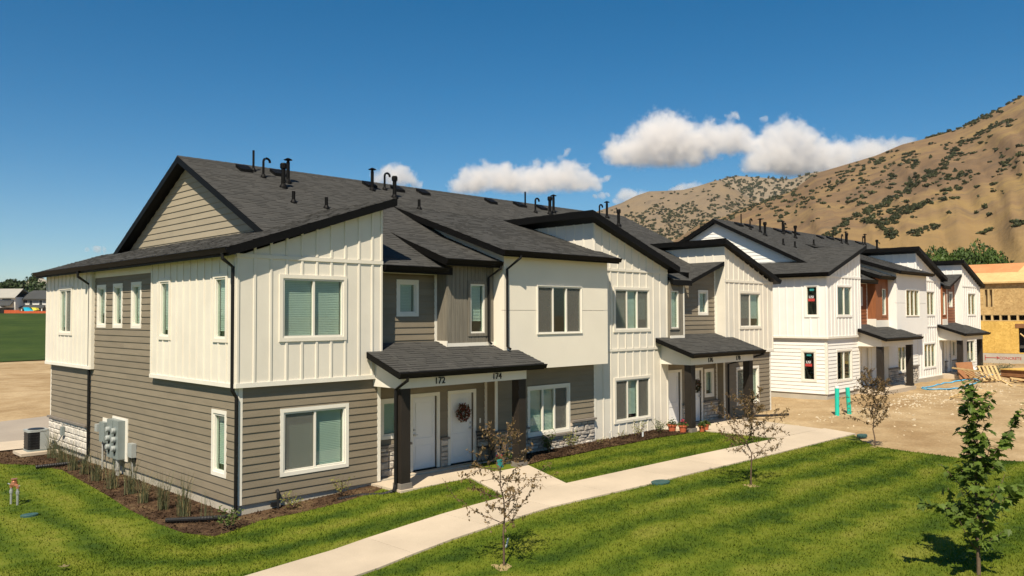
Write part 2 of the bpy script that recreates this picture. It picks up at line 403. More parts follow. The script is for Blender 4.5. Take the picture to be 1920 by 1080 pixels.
# ------------------------------------------------------------------ ground
def grid_mesh(name, xs, ys, zf, mat):
    X, Y = np.meshgrid(xs, ys); Z = zf(X, Y); nx, ny = len(xs), len(ys)
    v = np.stack([X.ravel(), Y.ravel(), Z.ravel()], 1)
    i = np.arange(nx*ny).reshape(ny, nx)
    f = np.stack([i[:-1, :-1].ravel(), i[:-1, 1:].ravel(), i[1:, 1:].ravel(), i[1:, :-1].ravel()], 1)
    me = bpy.data.meshes.new(name); me.from_pydata(v.tolist(), [], f.tolist()); me.materials.append(MATS[mat])
    me.polygons.foreach_set('use_smooth', [True]*len(me.polygons)); return me
def dirt_z(x, y):
    z = G(x, y)
    rough = sstep(20.5, 23, x)*(1-sstep(70, 90, x))*sstep(-40, -30, y)*(1-sstep(15, 30, y)) + .6*sstep(17, 24, y)*(1-sstep(60, 72, y))
    bump = (fbm(x*.5, y*.5, 3)-.5)*.22 + (fbm(x*1.9, y*1.9, 5, 3)-.5)*.12
    mound = .35*np.exp(-(((x-47)/3.5)**2+((y+3.2)/1.6)**2))
    return z - .03 + rough*bump*.8 + mound*rough - .05*(1-rough)
xs = np.concatenate([[-4000, -1500, -600, -250, -120, -60, -35], np.arange(-24, 19, 1.), np.arange(19, 66, .3), np.arange(67, 100, 3.), [120, 160, 230, 320, 500, 900, 1800, 4000]])
ys = np.concatenate([[-4000, -1500, -500, -200, -90, -50, -35], np.arange(-26, 12, .35), np.arange(12, 76, 1.2), np.arange(78, 240, 8.), [260, 300, 400, 700, 1500, 4000]])
link('ground', grid_mesh('ground', xs, ys, dirt_z, 'dirt'), kind='structure')

def sheet(name, poly, mat, off, step=1.0, zf=g1, thick=0, parent=None, mb_only=False):
    bm = bmesh.new(); vs = [bm.verts.new((x, y, 0)) for x, y in poly]; bm.faces.new(vs)
    x0 = min(p[0] for p in poly); x1 = max(p[0] for p in poly); y0 = min(p[1] for p in poly); y1 = max(p[1] for p in poly)
    k = math.floor(x0/step)*step+step
    while k < x1:
        bmesh.ops.bisect_plane(bm, geom=bm.verts[:]+bm.edges[:]+bm.faces[:], plane_co=(k, 0, 0), plane_no=(1, 0, 0)); k += step
    for k in np.arange(math.floor(y0/6)*6+6, y1, 6.):
        bmesh.ops.bisect_plane(bm, geom=bm.verts[:]+bm.edges[:]+bm.faces[:], plane_co=(0, k, 0), plane_no=(0, 1, 0))
    if thick:
        r = bmesh.ops.extrude_face_region(bm, geom=bm.faces[:])
        up = {e for e in r['geom'] if isinstance(e, bmesh.types.BMVert)}
        for v in bm.verts: v.co.z = zf(v.co.x, v.co.y) + (off if v in up else off-thick)
        bmesh.ops.recalc_face_normals(bm, faces=bm.faces[:])
    else:
        for v in bm.verts: v.co.z = zf(v.co.x, v.co.y)+off
    me = bpy.data.meshes.new(name); bm.to_mesh(me); bm.free(); me.materials.append(MATS[mat])
    return link(name, me, parent)
WALK_F = [(-14, -5.9), (-6, -4.75), (-1.78, -4.12), (.6, -3.78), (2.85, -3.60), (4.95, -3.60), (7.02, -3.66), (13.1, -3.85), (20.6, -4.28)]
WALK_N = [(-14, -7.25), (-6, -6.15), (-.28, -5.45), (1.57, -5.17), (5.1, -5.06), (8.05, -5.24), (10.8, -5.30), (14.35, -5.46), (20.05, -5.6)]
WALK = WALK_F + WALK_N[::-1]
PWALK1 = [(5.85, -1.2), (4.95, -3.6), (7.02, -3.66), (8.1, -1.2)]
PWALK2 = [(17.2, -1.3), (17.35, -4.05), (20.4, -4.25), (20.95, -1.3)]
BED_L = [(-30, 14.5), (-6, 13.2), (-3.2, 12.4), (-2.03, 11.5), (-1.4, 10.6), (-1.0, 9.06), (-1.15, 6.5), (-1.25, 4.7), (-1.45, 2.4), (-1.5, .73), (-1.42, -.5), (-1.1, -1.2), (-.7, -1.1), (.17, -.72), (1.1, -.85), (2.2, -.86), (3.2, -.68), (3.72, -.45), (3.72, .2), (.1, .2), (.1, 16.2), (-30, 17.5)]
BED_R = [(8.25, .2), (8.25, -1.15), (9.0, -1.02), (10.4, -1.08), (11.8, -.98), (13.2, -1.05), (14.6, -1.0), (15.6, -1.12), (16.4, -1.2), (16.4, .2)]
LAWN = [(-60, 15.8), (-60, -60), (20, -60), (18.6, -20), (18.2, -11.2), (17.6, -9.7), (17.75, -8.3), (17.95, -7.1), (18.9, -6.3), (20.1, -5.5), (20.5, -4.3), (17.3, -4.0), (17.2, -1.3), (16.4, -1.0), (8.2, -.9), (8.2, .3), (-.05, .3), (-.05, 12), (-6, 13.8)]
tag(sheet('lawn', LAWN, 'lawn', .0), 'green mown lawn around the townhouses', 'lawn')['kind'] = 'structure'
o = sheet('mulch_bed', BED_L, 'mulch', .006); o['kind'] = 'structure'
o = sheet('mulch_bed', BED_R, 'mulch', .03); o['kind'] = 'structure'
# mulch chips and clods lie loose on the beds
def chips(name, poly, n, mat, size, off, seed):
    r = np.random.default_rng(seed); px = np.array([p[0] for p in poly]); py = np.array([p[1] for p in poly])
    x0, y0 = max(px.min(), -6), py.min(); x = r.uniform(x0, px.max(), n*3); y = r.uniform(y0, py.max(), n*3)
    k = in_poly(x, y, poly); x, y = x[k][:n], y[k][:n]; n = len(x); z = G(x, y)+off
    d = r.normal(size=(n, 3)); d[:, 2] *= .5; d /= np.linalg.norm(d, axis=1)[:, None]
    e = np.cross(d, r.normal(size=(n, 3))); e /= np.linalg.norm(e, axis=1)[:, None]
    s = size*r.uniform(.5, 1.5, n)[:, None]; c = np.stack([x, y, z], 1)
    v = np.stack([c-d*s, c+e*s*.35, c+d*s, c-e*s*.35+np.array([0, 0, .006])], 1).reshape(-1, 3)
    me = bpy.data.meshes.new(name); me.from_pydata(v.tolist(), [], np.arange(4*n).reshape(-1, 4).tolist()); me.materials.append(MATS[mat])
    return link(name, me, kind='stuff', label=name.replace('_', ' ')+' scattered over the ground', category='loose material')
o = chips('mulch_chips', BED_L, 14000, 'mulch', .035, .014, 1); o['label'] = 'dark bark mulch in the bed round the gable end'
o = chips('mulch_chips', BED_R, 8000, 'mulch', .035, .04, 2); o['label'] = 'dark bark mulch below the front windows'

# concrete walk in cast bays
walk = bpy.data.objects.new('concrete_path', None); COL.objects.link(walk); walk['kind'] = 'structure'
def lerp_poly(poly, x):
    for (a, b), (c, d) in zip(poly[:-1], poly[1:]):
        if a <= x <= c: return b+(d-b)*(x-a)/(c-a)
    return poly[-1][1]
cuts = [-14, -11, -8, -5, -2, .9, 3.0, 4.95, 7.02, 9.6, 11.8, 14, 16.2, 18.3, 20.1]
for a, b in zip(cuts[:-1], cuts[1:]):
    a2, b2 = a+.004, b-.004; m_ = (a+b)/2
    pl = [(a2, lerp_poly(WALK_F, a2)), (a2, lerp_poly(WALK_N, a2)), (m_, lerp_poly(WALK_N, m_)), (b2, lerp_poly(WALK_N, b2)), (b2 if b < 20 else 20.6, lerp_poly(WALK_F, b2)), (m_, lerp_poly(WALK_F, m_))]
    sheet('paving_slab', pl, 'concrete', .035, thick=.12, parent=walk)
sheet('paving_slab', [(5.85, -1.285), (4.95, -3.595), (7.02, -3.655), (8.1, -1.285)], 'concrete', .036, thick=.12, parent=walk)
sheet('paving_slab', [(17.2, -1.285), (17.35, -4.06), (20.4, -4.25), (20.95, -1.285)], 'concrete', .036, thick=.12, parent=walk)
o = sheet('driveway', [(-40, 16.6), (-40, 23.3), (60, 22.0), (60, 15.6), (-2, 16.2)], 'asphalt', .03, step=4); o['kind'] = 'structure'
o = sheet('driveway_apron', [(-2.6, 14.1), (-2.6, 16.3), (1.2, 16.1), (1.2, 13.9)], 'concrete', .05); o['kind'] = 'structure'
o = sheet('field', [(-400, 72.5), (-400, 229), (300, 229), (300, 73)], 'field', .06, step=20); o['kind'] = 'structure'

# grass blades over the lawn, one mass
def grass():
    r = np.random.default_rng(11); L_ = []
    for n, (x0, x1, y0, y1) in ((200000, (-11, 18.6, -14, -.5)), (60000, (-14, -1, -4, 14)), (24000, (3.5, 18.6, -20, -13))):
        x = r.uniform(x0, x1, n); y = r.uniform(y0, y1, n)
        # keep what the view can reach
        dx, dy = x+8.648, y+17.496; dep = dx*.705+dy*.709; lat = dx*.709-dy*.705
        k = in_poly(x, y, LAWN) & (dep > 6) & (np.abs(lat) < dep*.68)
        xj, yj = x+r.normal(size=n)*.025, y+r.normal(size=n)*.025
        for P_ in (WALK, BED_L, BED_R, PWALK1, PWALK2): k &= ~in_poly(xj, yj, P_)
        k &= ~((x > 3.6) & (x < 8.3) & (y > -1.3)); L_.append(np.stack([x[k], y[k]], 1))
    # fringe creeping over path edges
    q = np.concatenate(L_); n = len(q); z = G(q[:, 0], q[:, 1])
    a = r.uniform(0, 2*math.pi, n); h = r.uniform(.022, .055, n); w = r.uniform(.005, .010, n)*(1+.03*np.hypot(q[:, 0]+8.6, q[:, 1]+17.5)); ln = r.uniform(-.03, .03, (n, 2))
    c = np.stack([q[:, 0], q[:, 1], z], 1); u = np.stack([np.cos(a)*w, np.sin(a)*w, 0*a], 1)
    t = c + np.stack([ln[:, 0], ln[:, 1], h], 1)
    v = np.stack([c-u, c+u, t], 1).reshape(-1, 3)
    me = bpy.data.meshes.new('grass'); me.vertices.add(3*n); me.vertices.foreach_set('co', v.ravel())
    me.loops.add(3*n); me.loops.foreach_set('vertex_index', np.arange(3*n, dtype=np.int32))
    me.polygons.add(n); me.polygons.foreach_set('loop_start', np.arange(0, 3*n, 3, dtype=np.int32)); me.update()
    me.materials.append(MATS['grass_blade'])
    link('grass', me, kind='stuff', label='short mown grass of the front lawn', category='grass')
grass()
# loose stones and clods on the bare building ground
def clods():
    r = np.random.default_rng(5); n = 2600
    x = r.uniform(20.5, 60, n); y = r.uniform(-14, 1.5, n); k = ~((x > 29) & (y > -1.9)) & (fbm(x*.35, y*.35, 9) > .42)
    x, y = x[k], y[k]; z = dirt_z(x, y); b = MB()
    for i in range(len(x)):
        s = .012+.06*r.random()**7; rot = r.uniform(0, 6.28); h = s*r.uniform(.5, .9)
        p = [(x[i]+s*math.cos(rot+q)*r.uniform(.7, 1.2), y[i]+s*math.sin(rot+q)*r.uniform(.7, 1.2), z[i]-.01) for q in (0, 1.57, 3.14, 4.71)]
        t = (x[i]+r.normal()*s*.2, y[i]+r.normal()*s*.2, z[i]+h)
        for q in range(4): b.face([p[q], p[(q+1) % 4], t])
    obj('gravel', b, 'dirt_clod', kind='stuff', label='loose stones and clods on the bare dirt', category='gravel')
M('dirt_clod', (.46, .38, .26), .95, .25, 1.0)
clods()
def rubble():
    r = np.random.default_rng(15); b = MB(); n = 2600; x = 33+r.normal(size=n)*5.5; y = -3.6+r.normal(size=n)*1.15; k = (y < -2.4) & (fbm(x*.5, y*.9, 31) > .44); x, y = x[k], y[k]; z = dirt_z(x, y)
    for i in range(len(x)):
        s = .015+.085*r.random()**6; rot = r.uniform(0, 6.28); h = s*r.uniform(.5, .9)
        p = [(x[i]+s*math.cos(rot+q)*r.uniform(.6, 1.2), y[i]+s*math.sin(rot+q)*r.uniform(.6, 1.2), z[i]-.01) for q in (0, 1.57, 3.14, 4.71)]
        t = (x[i]+r.normal()*s*.25, y[i]+r.normal()*s*.25, z[i]+h)
        for q in range(4): b.face([p[q], p[(q+1) % 4], t])
    obj('rubble', b, 'pale_rubble', kind='stuff', label='pale gravel and rubble before the white townhouses', category='gravel')
M('pale_rubble', (.44, .37, .265), .95, .2, 1.0)
rubble()

# ------------------------------------------------------------------ hills
NEAR = [(40, 0.0), (46.3, 0.0206), (51.92, 0.0526), (55.99, 0.0884), (56.54, 0.094), (58.01, 0.1107), (59.22, 0.1151), (60.84, 0.1262), (62.4, 0.1357), (63.69, 0.1421), (65.38, 0.1628), (67.05, 0.17), (69.0, 0.1783), (70.53, 0.1885), (72.74, 0.1955), (73.91, 0.2011), (75.06, 0.2102), (76.27, 0.2197), (77.18, 0.2278), (81.84, 0.2624), (86.39, 0.27), (95, .26)]
MID = [(15, -.01), (24.72, 0.0053), (38.85, 0.047), (46.34, 0.0992), (50.09, 0.1229), (51.5, 0.131), (52.51, 0.1367), (53.52, 0.1452), (54.44, 0.1502), (55.51, 0.1502), (56.71, 0.1506), (57.76, 0.1545), (58.51, 0.1584), (59.11, 0.1612), (59.74, 0.1556), (60.61, 0.1441), (61.81, 0.1305), (63.0, 0.1183), (64.33, 0.0987), (66.29, 0.0729), (70, .04)]
BACK = [(50, .08), (55.61, 0.1099), (58.15, 0.1536), (59.54, 0.1631), (60.28, 0.165), (61.35, 0.1627), (62.44, 0.1603), (63.84, 0.1577), (64.55, 0.1612), (65.38, 0.1646), (67.66, 0.1631), (74, .12)]
class Hill:
    def __init__(s, prof, R0, R1, pw, amp, seed): s.a = np.array([p[0] for p in prof]); s.e = np.array([p[1] for p in prof]); s.R0, s.R1, s.pw, s.amp, s.seed = R0, R1, pw, amp, seed
    def crest(s, az): return np.interp(az, s.a, s.e)*s.R1 + 4.5
    def z(s, az, r_):
        H = np.maximum(s.crest(az), 0); t = np.clip((r_-s.R0)/(s.R1-s.R0), 0, 1)
        base = 4 + (H-4)*t**s.pw
        nx = np.asarray(az)*.55; ny = np.asarray(r_)*.004
        rid = 1-np.abs(2*fbm(nx+ny*.8, ny*.6, s.seed, 4)-1)
        base = base + s.amp*H*(rid-.8)*4*t*(1-t)
        back = np.clip((np.asarray(r_)-s.R1)/(s.R1*.4), 0, 1)
        return base*(1-.7*back) - 6*(np.asarray(r_) < s.R0)
    def pt(s, az, r_):
        a = np.radians(az); return CAM.x+np.sin(a)*r_, CAM.y+np.cos(a)*r_, s.z(az, r_)
    def build(s, name, a0, a1, na, nr, mat):
        A = np.linspace(a0, a1, na); Rr = np.concatenate([[s.R0*.9], np.linspace(s.R0, s.R1, nr), s.R1*np.array([1.03, 1.1, 1.25, 1.4])])
        AA, RR = np.meshgrid(A, Rr); X, Y, Z = s.pt(AA, RR)
        v = np.stack([X.ravel(), Y.ravel(), Z.ravel()], 1); i = np.arange(X.size).reshape(X.shape)
        f = np.stack([i[:-1, :-1].ravel(), i[1:, :-1].ravel(), i[1:, 1:].ravel(), i[:-1, 1:].ravel()], 1)
        me = bpy.data.meshes.new(name); me.from_pydata(v.tolist(), [], f.tolist()); me.materials.append(MATS[mat])
        me.polygons.foreach_set('use_smooth', [True]*len(me.polygons)); link(name, me, kind='structure')
    def solve(s, az, e):       # distance at which the slope rises to elevation e on bearing az
        r_ = np.linspace(s.R0, s.R1, 240); ez = (s.z(np.full(240, az), r_)-4.5)/r_
        k = np.where(ez >= e)[0]; return r_[k[0]] if len(k) else s.R1
hn = Hill(NEAR, 260., 1150., 1.15, .060, 21); hm = Hill(MID, 1300., 2100., 1.1, .08, 33); hb = Hill(BACK, 2200., 3000., 1.0, .07, 44)
hn.build('near_hill', 41, 94, 300, 90, 'hill_near'); hm.build('middle_hill', 17, 69, 240, 60, 'hill_mid'); hb.build('back_hill', 51, 73, 140, 40, 'hill_back')

# hillside shrubs: a few meshes of leaf clumps, shared by every shrub
def clump_mesh(name, seed, mat, nface=90, flat=.8, size=.32):
    r = np.random.default_rng(seed); b = MB()
    lob = r.normal(size=(7, 3))*np.array([.42, .42, .22]); lob[:, 2] = np.abs(lob[:, 2])*flat+.25
    for k in range(nface):
        c = lob[k % 7]; d = r.normal(size=3); d /= np.linalg.norm(d); p = c + d*.42*r.uniform(.7, 1.05)*np.array([1, 1, .8])
        p[2] = max(p[2], .02); n = d+r.normal(size=3)*.35; n /= np.linalg.norm(n)
        a = np.cross(n, [.3, .5, .8]); a /= np.linalg.norm(a); c2 = np.cross(n, a); s = size*r.uniform(.6, 1.2)
        b.face([p+a*s, p+c2*s*.8, p-a*s*.9, p-c2*s])
    return b.mesh(name, mat)
SH = [clump_mesh('shrub_clump', 60+k, 'leaf_hill') for k in range(5)]
def scatter_hill():
    r = np.random.default_rng(77); pts = []
    # oak brush: middle hill dense below a bare crest, far ridge wooded, near hill dotted with thicker bands and gullies
    n = 5200; az = r.uniform(50, 62.5, n); e = r.uniform(.06, .165, n)
    for a, q in zip(az, e):
        top = np.interp(a, hm.a, hm.e)
        if q > top*.985: continue
        bare = (q > top-.020+.004*math.sin(a*3)) and a < 58.4
        d = fbm(a*1.6, q*110, 5, 3)
        if d < .35 or r.random() > (.06 if bare else .72): continue
        R_ = hm.solve(a, q); x, y, z = hm.pt(a, R_); pts.append((x, y, float(z), r.uniform(2.3, 4.8), 'm', q/top))
    n = 2600; az = r.uniform(58.5, 67.5, n); e = r.uniform(.10, .166, n)
    for a, q in zip(az, e):
        if q > np.interp(a, hb.a, hb.e)*.998 or r.random() > .42: continue
        if q < np.interp(a, hn.a, hn.e)*.98 and a > 62: continue
        R_ = hb.solve(a, q); x, y, z = hb.pt(a, R_); pts.append((x, y, float(z), r.uniform(3.5, 7), 'b', 1.))
    n = 13000; az = r.uniform(56.5, 80, n); e = r.uniform(.05, .26, n)
    for a, q in zip(az, e):
        top = np.interp(a, hn.a, hn.e)
        if q > top*.992: continue
        rel = q/top; d = fbm(a*1.1, q*70, 9, 3)
        band = math.exp(-((rel-.88)/.09)**2)*.75*(a < 71.5) + math.exp(-((q-.16)/.02)**2-((a-74.3)/1.6)**2)*.75 + math.exp(-((q-.17)/.012)**2-((a-78)/1.8)**2)*.6 + .5*math.exp(-((q-.125)/.02)**2-((a-70.5)/2.2)**2)
        p_ = .020 + band*max(0, (d-.34))*2.6
        if q < .105: p_ *= .35
        if r.random() > p_: continue
        R_ = hn.solve(a, q); x, y, z = hn.pt(a, R_); pts.append((x, y, float(z), r.uniform(1.0, 2.6)*(R_/700)**.6, 'n', rel))
    GUL = [[(64.97, 0.0736), (66.3, 0.0912), (67.61, 0.1097), (68.88, 0.1164), (70.14, 0.13), (71.37, 0.1433), (72.58, 0.1563), (73.77, 0.1805), (75.21, 0.195), (76.61, 0.2033)],
           [(68.2, 0.1077), (69.2, 0.100), (69.9, .104), (70.43, 0.1118), (71.34, 0.1168), (71.95, 0.1249)], [(57.9, .105), (59.5, .112), (61, .124), (62.4, .134), (63.6, .1405)],
           [(70.0, .088), (69.4, .094), (68.9, .099)], [(71.0, .088), (72.4, .0955)], [(69.6, .0845), (69.9, .0845)], [(74.85, .0855), (75.3, .0875)], [(76.5, .092), (76.9, .0945)], [(71.8, .196), (74, .2015), (75.2, .2105), (77, .2255)]]
    for gi, gl in enumerate(GUL):
        ln = sum(math.hypot((b[0]-a[0])*17, (b[1]-a[1])*1000) for a, b in zip(gl[:-1], gl[1:])); m = int(ln*(1.3 if gi < 2 else 1.0))+4
        for k in range(m):
            t = r.random()*(len(gl)-1); i = int(t); f = t-i
            a = gl[i][0]*(1-f)+gl[i+1][0]*f+r.normal()*.11; q = gl[i][1]*(1-f)+gl[i+1][1]*f+r.normal()*.0016
            R_ = hn.solve(a, q); x, y, z = hn.pt(a, R_); pts.append((x, y, float(z), r.uniform(1.0, 2.3)*(R_/700)**.5, 'n', -1. if gi < 5 else .3))
    # apparent size decides which stand alone
    def app(p): return p[3]/math.hypot(p[0]-CAM.x, p[1]-CAM.y)
    pts.sort(key=app, reverse=True)
    for i, (x, y, z, s, k, rel) in enumerate(pts[:300]):
        o = link('hill_shrub', SH[i % 5], None, (x, y, z-.1*s)); o.scale = (s*r.uniform(.85, 1.2), s*r.uniform(.85, 1.2), s*r.uniform(.95, 1.3)); o.rotation_euler = (0, 0, r.uniform(0, 6.28))
        az = math.degrees(math.atan2(x-CAM.x, y-CAM.y))
        if k == 'm': w = 'round dark shrub on the tan middle hill'
        elif k == 'b': w = 'dark conifer on the farthest ridge'
        elif rel < 0: w = ('large ' if s > 2.2 else 'small ' if s < 1.6 else '')+'dark green shrub in the leafy gully of the near hill, '+('foot' if z < 70 else 'middle' if z < 110 else 'top')+' of the gully'
        else:
            w = ('large ' if s > 2.3 else 'small ' if s < 1.5 else '')+'dark shrub '+('near the crest' if rel > .85 else 'high on the upper slope' if rel > .66 else 'on the middle slope' if rel > .48 else 'on the golden lower slope')+' of the near hill, '+('left part' if az < 66 else 'centre' if az < 71.5 else 'right part')
        tag(o, w, 'shrub', 'shrubs: '+w)
    base = []
    for me in SH:
        co = np.zeros(len(me.vertices)*3); me.vertices.foreach_get('co', co); base.append(co.reshape(-1, 3))
    V = []
    for i, (x, y, z, s, k, rel) in enumerate(pts[300:]):
        c = base[i % 5][:4*(40 if k != 'n' else 90)]; a = r.uniform(0, 6.28); ca, sa = math.cos(a)*s, math.sin(a)*s; h = s*r.uniform(.9, 1.3) if k != 'b' else s*1.5
        V.append(np.stack([c[:, 0]*ca-c[:, 1]*sa+x, c[:, 0]*sa+c[:, 1]*ca+y, c[:, 2]*h+z-.1*s], 1))
    V = np.concatenate(V); n = len(V)//4
    me = bpy.data.meshes.new('brush'); me.vertices.add(4*n); me.vertices.foreach_set('co', V.ravel()); me.loops.add(4*n); me.loops.foreach_set('vertex_index', np.arange(4*n, dtype=np.int32))
    me.polygons.add(n); me.polygons.foreach_set('loop_start', np.arange(0, 4*n, 4, dtype=np.int32)); me.update(); me.materials.append(MATS['leaf_hill'])
    link('hill_brush', me, kind='stuff', label='smaller oak brush dotted over the far hills', category='brush')
    print('hill shrubs', len(pts))
scatter_hill()
# ------------------------------------------------------------------ building kit
class Face:
    ROT = {'F': 0, 'L': -math.pi/2, 'R': math.pi/2, 'B': math.pi}
    def __init__(s, k, pos): s.k, s.p = k, pos
    def pt(s, u, d, z):
        return {'F': (u, s.p-d, z), 'L': (s.p-d, u, z), 'R': (s.p+d, u, z), 'B': (u, s.p+d, z)}[s.k]
    def aabb(s, u0, u1, z0, z1, d0, d1):
        a = s.pt(u0, d0, z0); b = s.pt(u1, d1, z1)
        return (min(a[0], b[0]), max(a[0], b[0]), min(a[1], b[1]), max(a[1], b[1]), z0, z1)
def piece(name, parent, kind, mat, F, u0, u1, z0, z1, d0, d1):
    o = link(name, unit(kind, mat), parent, F.pt((u0+u1)/2, d0, (z0+z1)/2))
    o.rotation_euler = (0, 0, Face.ROT[F.k]); o.scale = (u1-u0, d1-d0, z1-z0); return o
def subtract(rects, hole):
    out = []; h0, h1, g0, g1_ = hole
    for (a, b, c, d) in rects:
        if h0 >= b or h1 <= a or g0 >= d or g1_ <= c: out.append((a, b, c, d)); continue
        if a < h0: out.append((a, h0, c, d))
        if h1 < b: out.append((h1, b, c, d))
        m0, m1 = max(a, h0), min(b, h1)
        if c < g0: out.append((m0, m1, c, g0))
        if g1_ < d: out.append((m0, m1, g1_, d))
    return [r_ for r_ in out if r_[1]-r_[0] > .004 and r_[3]-r_[2] > .004]
def wall(name, H, F, u0, u1, z0, z1, holes, mat, thick=.1, top=None):
    b = MB(); rects = [(u0, u1, z0, z1)]
    for h in holes: rects = subtract(rects, h)
    for (a, c, e, f) in rects: b.box(*F.aabb(a, c, e, f, -thick, 0))
    if top:      # sloped head: (za at u0, zb at u1) above z1
        P_ = [F.pt(u0, 0, z1), F.pt(u1, 0, z1)] + ([F.pt(u1, 0, top[1])] if top[1] > z1+.01 else []) + ([F.pt(u0, 0, top[0])] if top[0] > z1+.01 else [])
        q = F.pt(0, -thick, 0); w = F.pt(0, 0, 0); b.prism(P_, (q[0]-w[0], q[1]-w[1], 0))
    return obj(name, b, mat, H)
def boards(W, F, u0, u1, z0, z1, holes, mat, exp=.178, ufun=None, d=.03):
    k = 0; z = z0
    while z < z1-.02:
        zt = min(z+exp, z1); a, b = (u0, u1) if ufun is None else ufun(z+exp*.35)
        if b-a > .05:
            rects = [(a, b, z, zt)]
            for h in holes: rects = subtract(rects, h)
            # long runs are butted from two boards
            for (r0, r1, c, e) in rects:
                segs = [(r0, r1)]
                if r1-r0 > 4.2:
                    m = r0+(r1-r0)*random.uniform(.3, .7); segs = [(r0, m-.0015), (m+.0015, r1)]
                for s0, s1 in segs: piece('clapboard', W, 'lap', mat, F, s0, s1, c+.001, e-.001, 0, d)
        z += exp; k += 1
def battens(W, F, us, z0, topf, holes, mat, w=.065, d=.022):
    for u in us:
        segs = [(u-w/2, u+w/2, z0, topf(u))]
        for h in holes: segs = [(a, b, c, e) for a, b, c, e in subtract(segs, h) if b-a > w*.6]
        for a, b, c, e in segs:
            if e-c > .05: piece('batten', W, 'batten', mat, F, a, b, c, e, 0, d)
def band(W, F, u0, u1, z0, z1, mat, d=.03, holes=(), name='band_board'):
    rects = [(u0, u1, z0, z1)]
    for h in holes: rects = subtract(rects, h)
    for a, b, c, e in rects: piece(name, W, 'box', mat, F, a, b, c, e, 0, d)
def corner(W, F, u0, u1, z0, z1, mat, d=.028): piece('corner_board', W, 'box', mat, F, u0, u1, z0, z1, 0, d)
def stones(W, F, u0, u1, z0, z1, holes=(), big=1., seed=1, d=.07, mat='stone'):
    r = random.Random(seed); z = z0
    while z < z1-.03:
        h = r.choice((.10, .13, .16, .2))*big; h = min(h, z1-z)
        if z1-(z+h) < .06: h = z1-z
        u = u0-r.uniform(0, .1)
        while u < u1-.02:
            w = r.uniform(.18, .46)*(1.2 if h < .14 else .85); a, b = max(u, u0), min(u+w, u1); u += w
            if u1-b < .08: b = u1; u = u1
            for (s0, s1, c, e) in (subtract([(a, b, z, z+h)], holes[0]) if holes else [(a, b, z, z+h)]):
                if s1-s0 > .04 and e-c > .03: piece('stone', W, 'stone%d' % r.randrange(6), mat, F, s0+.004, s1-.004, c+.004, e-.004, -.01, d*r.uniform(.7, 1.15))
        z += h
def window(H, F, u0, u1, z0, z1, panes=1, trim=.09, tmat='white_trim', blind=True, screens=(), room='room', sill=True, tdep=.034, blind_panes=None, sticker=False, wsplit=None):
    fr = .045; b = MB(); rects = subtract([(u0-trim, u1+trim, z0-trim, z1+trim)], (u0, u1, z0, z1)) if trim else subtract([(u0-.02, u1+.02, z0-.02, z1+.02)], (u0, u1, z0, z1))
    for (a, c, e, f) in rects: b.box(*F.aabb(a, c, e, f, -.02, tdep))
    W = obj('window', b, tmat, H)
    b = MB(); inner = (u0+fr, u1-fr, z0+fr, z1-fr)
    for (a, c, e, f) in subtract([(u0, u1, z0, z1)], inner): b.box(*F.aabb(a, c, e, f, -.085, .012))
    edges = [u0+fr + (u1-u0-2*fr)*t for t in (wsplit or [k/panes for k in range(panes+1)])]
    for m in edges[1:-1]: b.box(*F.aabb(m-.026, m+.026, z0+fr, z1-fr, -.075, .004))
    obj('frame', b, 'white_trim', W)
    for k in range(panes):
        a, c = edges[k]+(.026 if k else 0), edges[k+1]-(.026 if k < panes-1 else 0)
        q = MB(); q.box(*F.aabb(a, c, z0+fr, z1-fr, -.05, -.044)); obj('pane', q, 'glass', W)
        if k in screens:
            q = MB(); q.face([F.pt(a, -.022, z0+fr), F.pt(c, -.022, z0+fr), F.pt(c, -.022, z1-fr), F.pt(a, -.022, z1-fr)]); obj('insect_screen', q, 'insect_screen', W)
    if blind:
        bp = range(panes) if blind_panes is None else blind_panes; q = MB()
        for k in bp:
            a, c = edges[k]+.012, edges[k+1]-.012; z = z0+.05+random.choice((0, 0, 0, 0, .12, .3)); tl = random.uniform(.008, .02)
            while z < z1-.06:
                pa = F.pt(a, -.105-tl, z+.039); pb = F.pt(c, -.105-tl, z+.039); pc = F.pt(c, -.105, z); pd = F.pt(a, -.105, z)
                q.face([pd, pc, pb, pa]); z += .042
            q.box(*F.aabb(a, c, z1-.075, z1-.03, -.15, -.10))
        if len(q.f): obj('blind', q, 'blind_white', W)
    q = MB(); A = F.aabb(u0-.02, u1+.02, z0-.02, z1+.02, -.75, -.1)
    x0, x1, y0, y1, c0, c1 = A; sides = {'F': 2, 'L': 3, 'R': 1, 'B': 4}
    V = [(x0, y0, c0), (x1, y0, c0), (x1, y1, c0), (x0, y1, c0), (x0, y0, c1), (x1, y0, c1), (x1, y1, c1), (x0, y1, c1)]
    faces = {0: (0, 1, 2, 3), 5: (4, 7, 6, 5), 2: (0, 4, 5, 1), 1: (1, 5, 6, 2), 4: (2, 6, 7, 3), 3: (3, 7, 4, 0)}
    for k, fc in faces.items():
        if k != sides[F.k]: q.face([V[i] for i in fc])
    obj('interior', q, room, W)
    if sticker:
        a = u0+(u1-u0)*.28; c = u0+(u1-u0)*.86; zc = z0+(z1-z0)*.52; q = MB()
        q.box(*F.aabb(a, c, zc+.08, zc+.26, -.043, -.039), 0); q.box(*F.aabb(a, c, zc-.05, zc+.08, -.043, -.039), 1); q.box(*F.aabb(a+.03, c-.08, zc+.45, zc+.56, -.043, -.04), 2)
        obj('sticker', q, ['sign_black', 'red_paint', 'teal_box'], W)
        text('sticker_text', 'USI', W, F, (a+c)/2, zc+.1, -.034, .17, 'sign_white', flip=False)
    return W
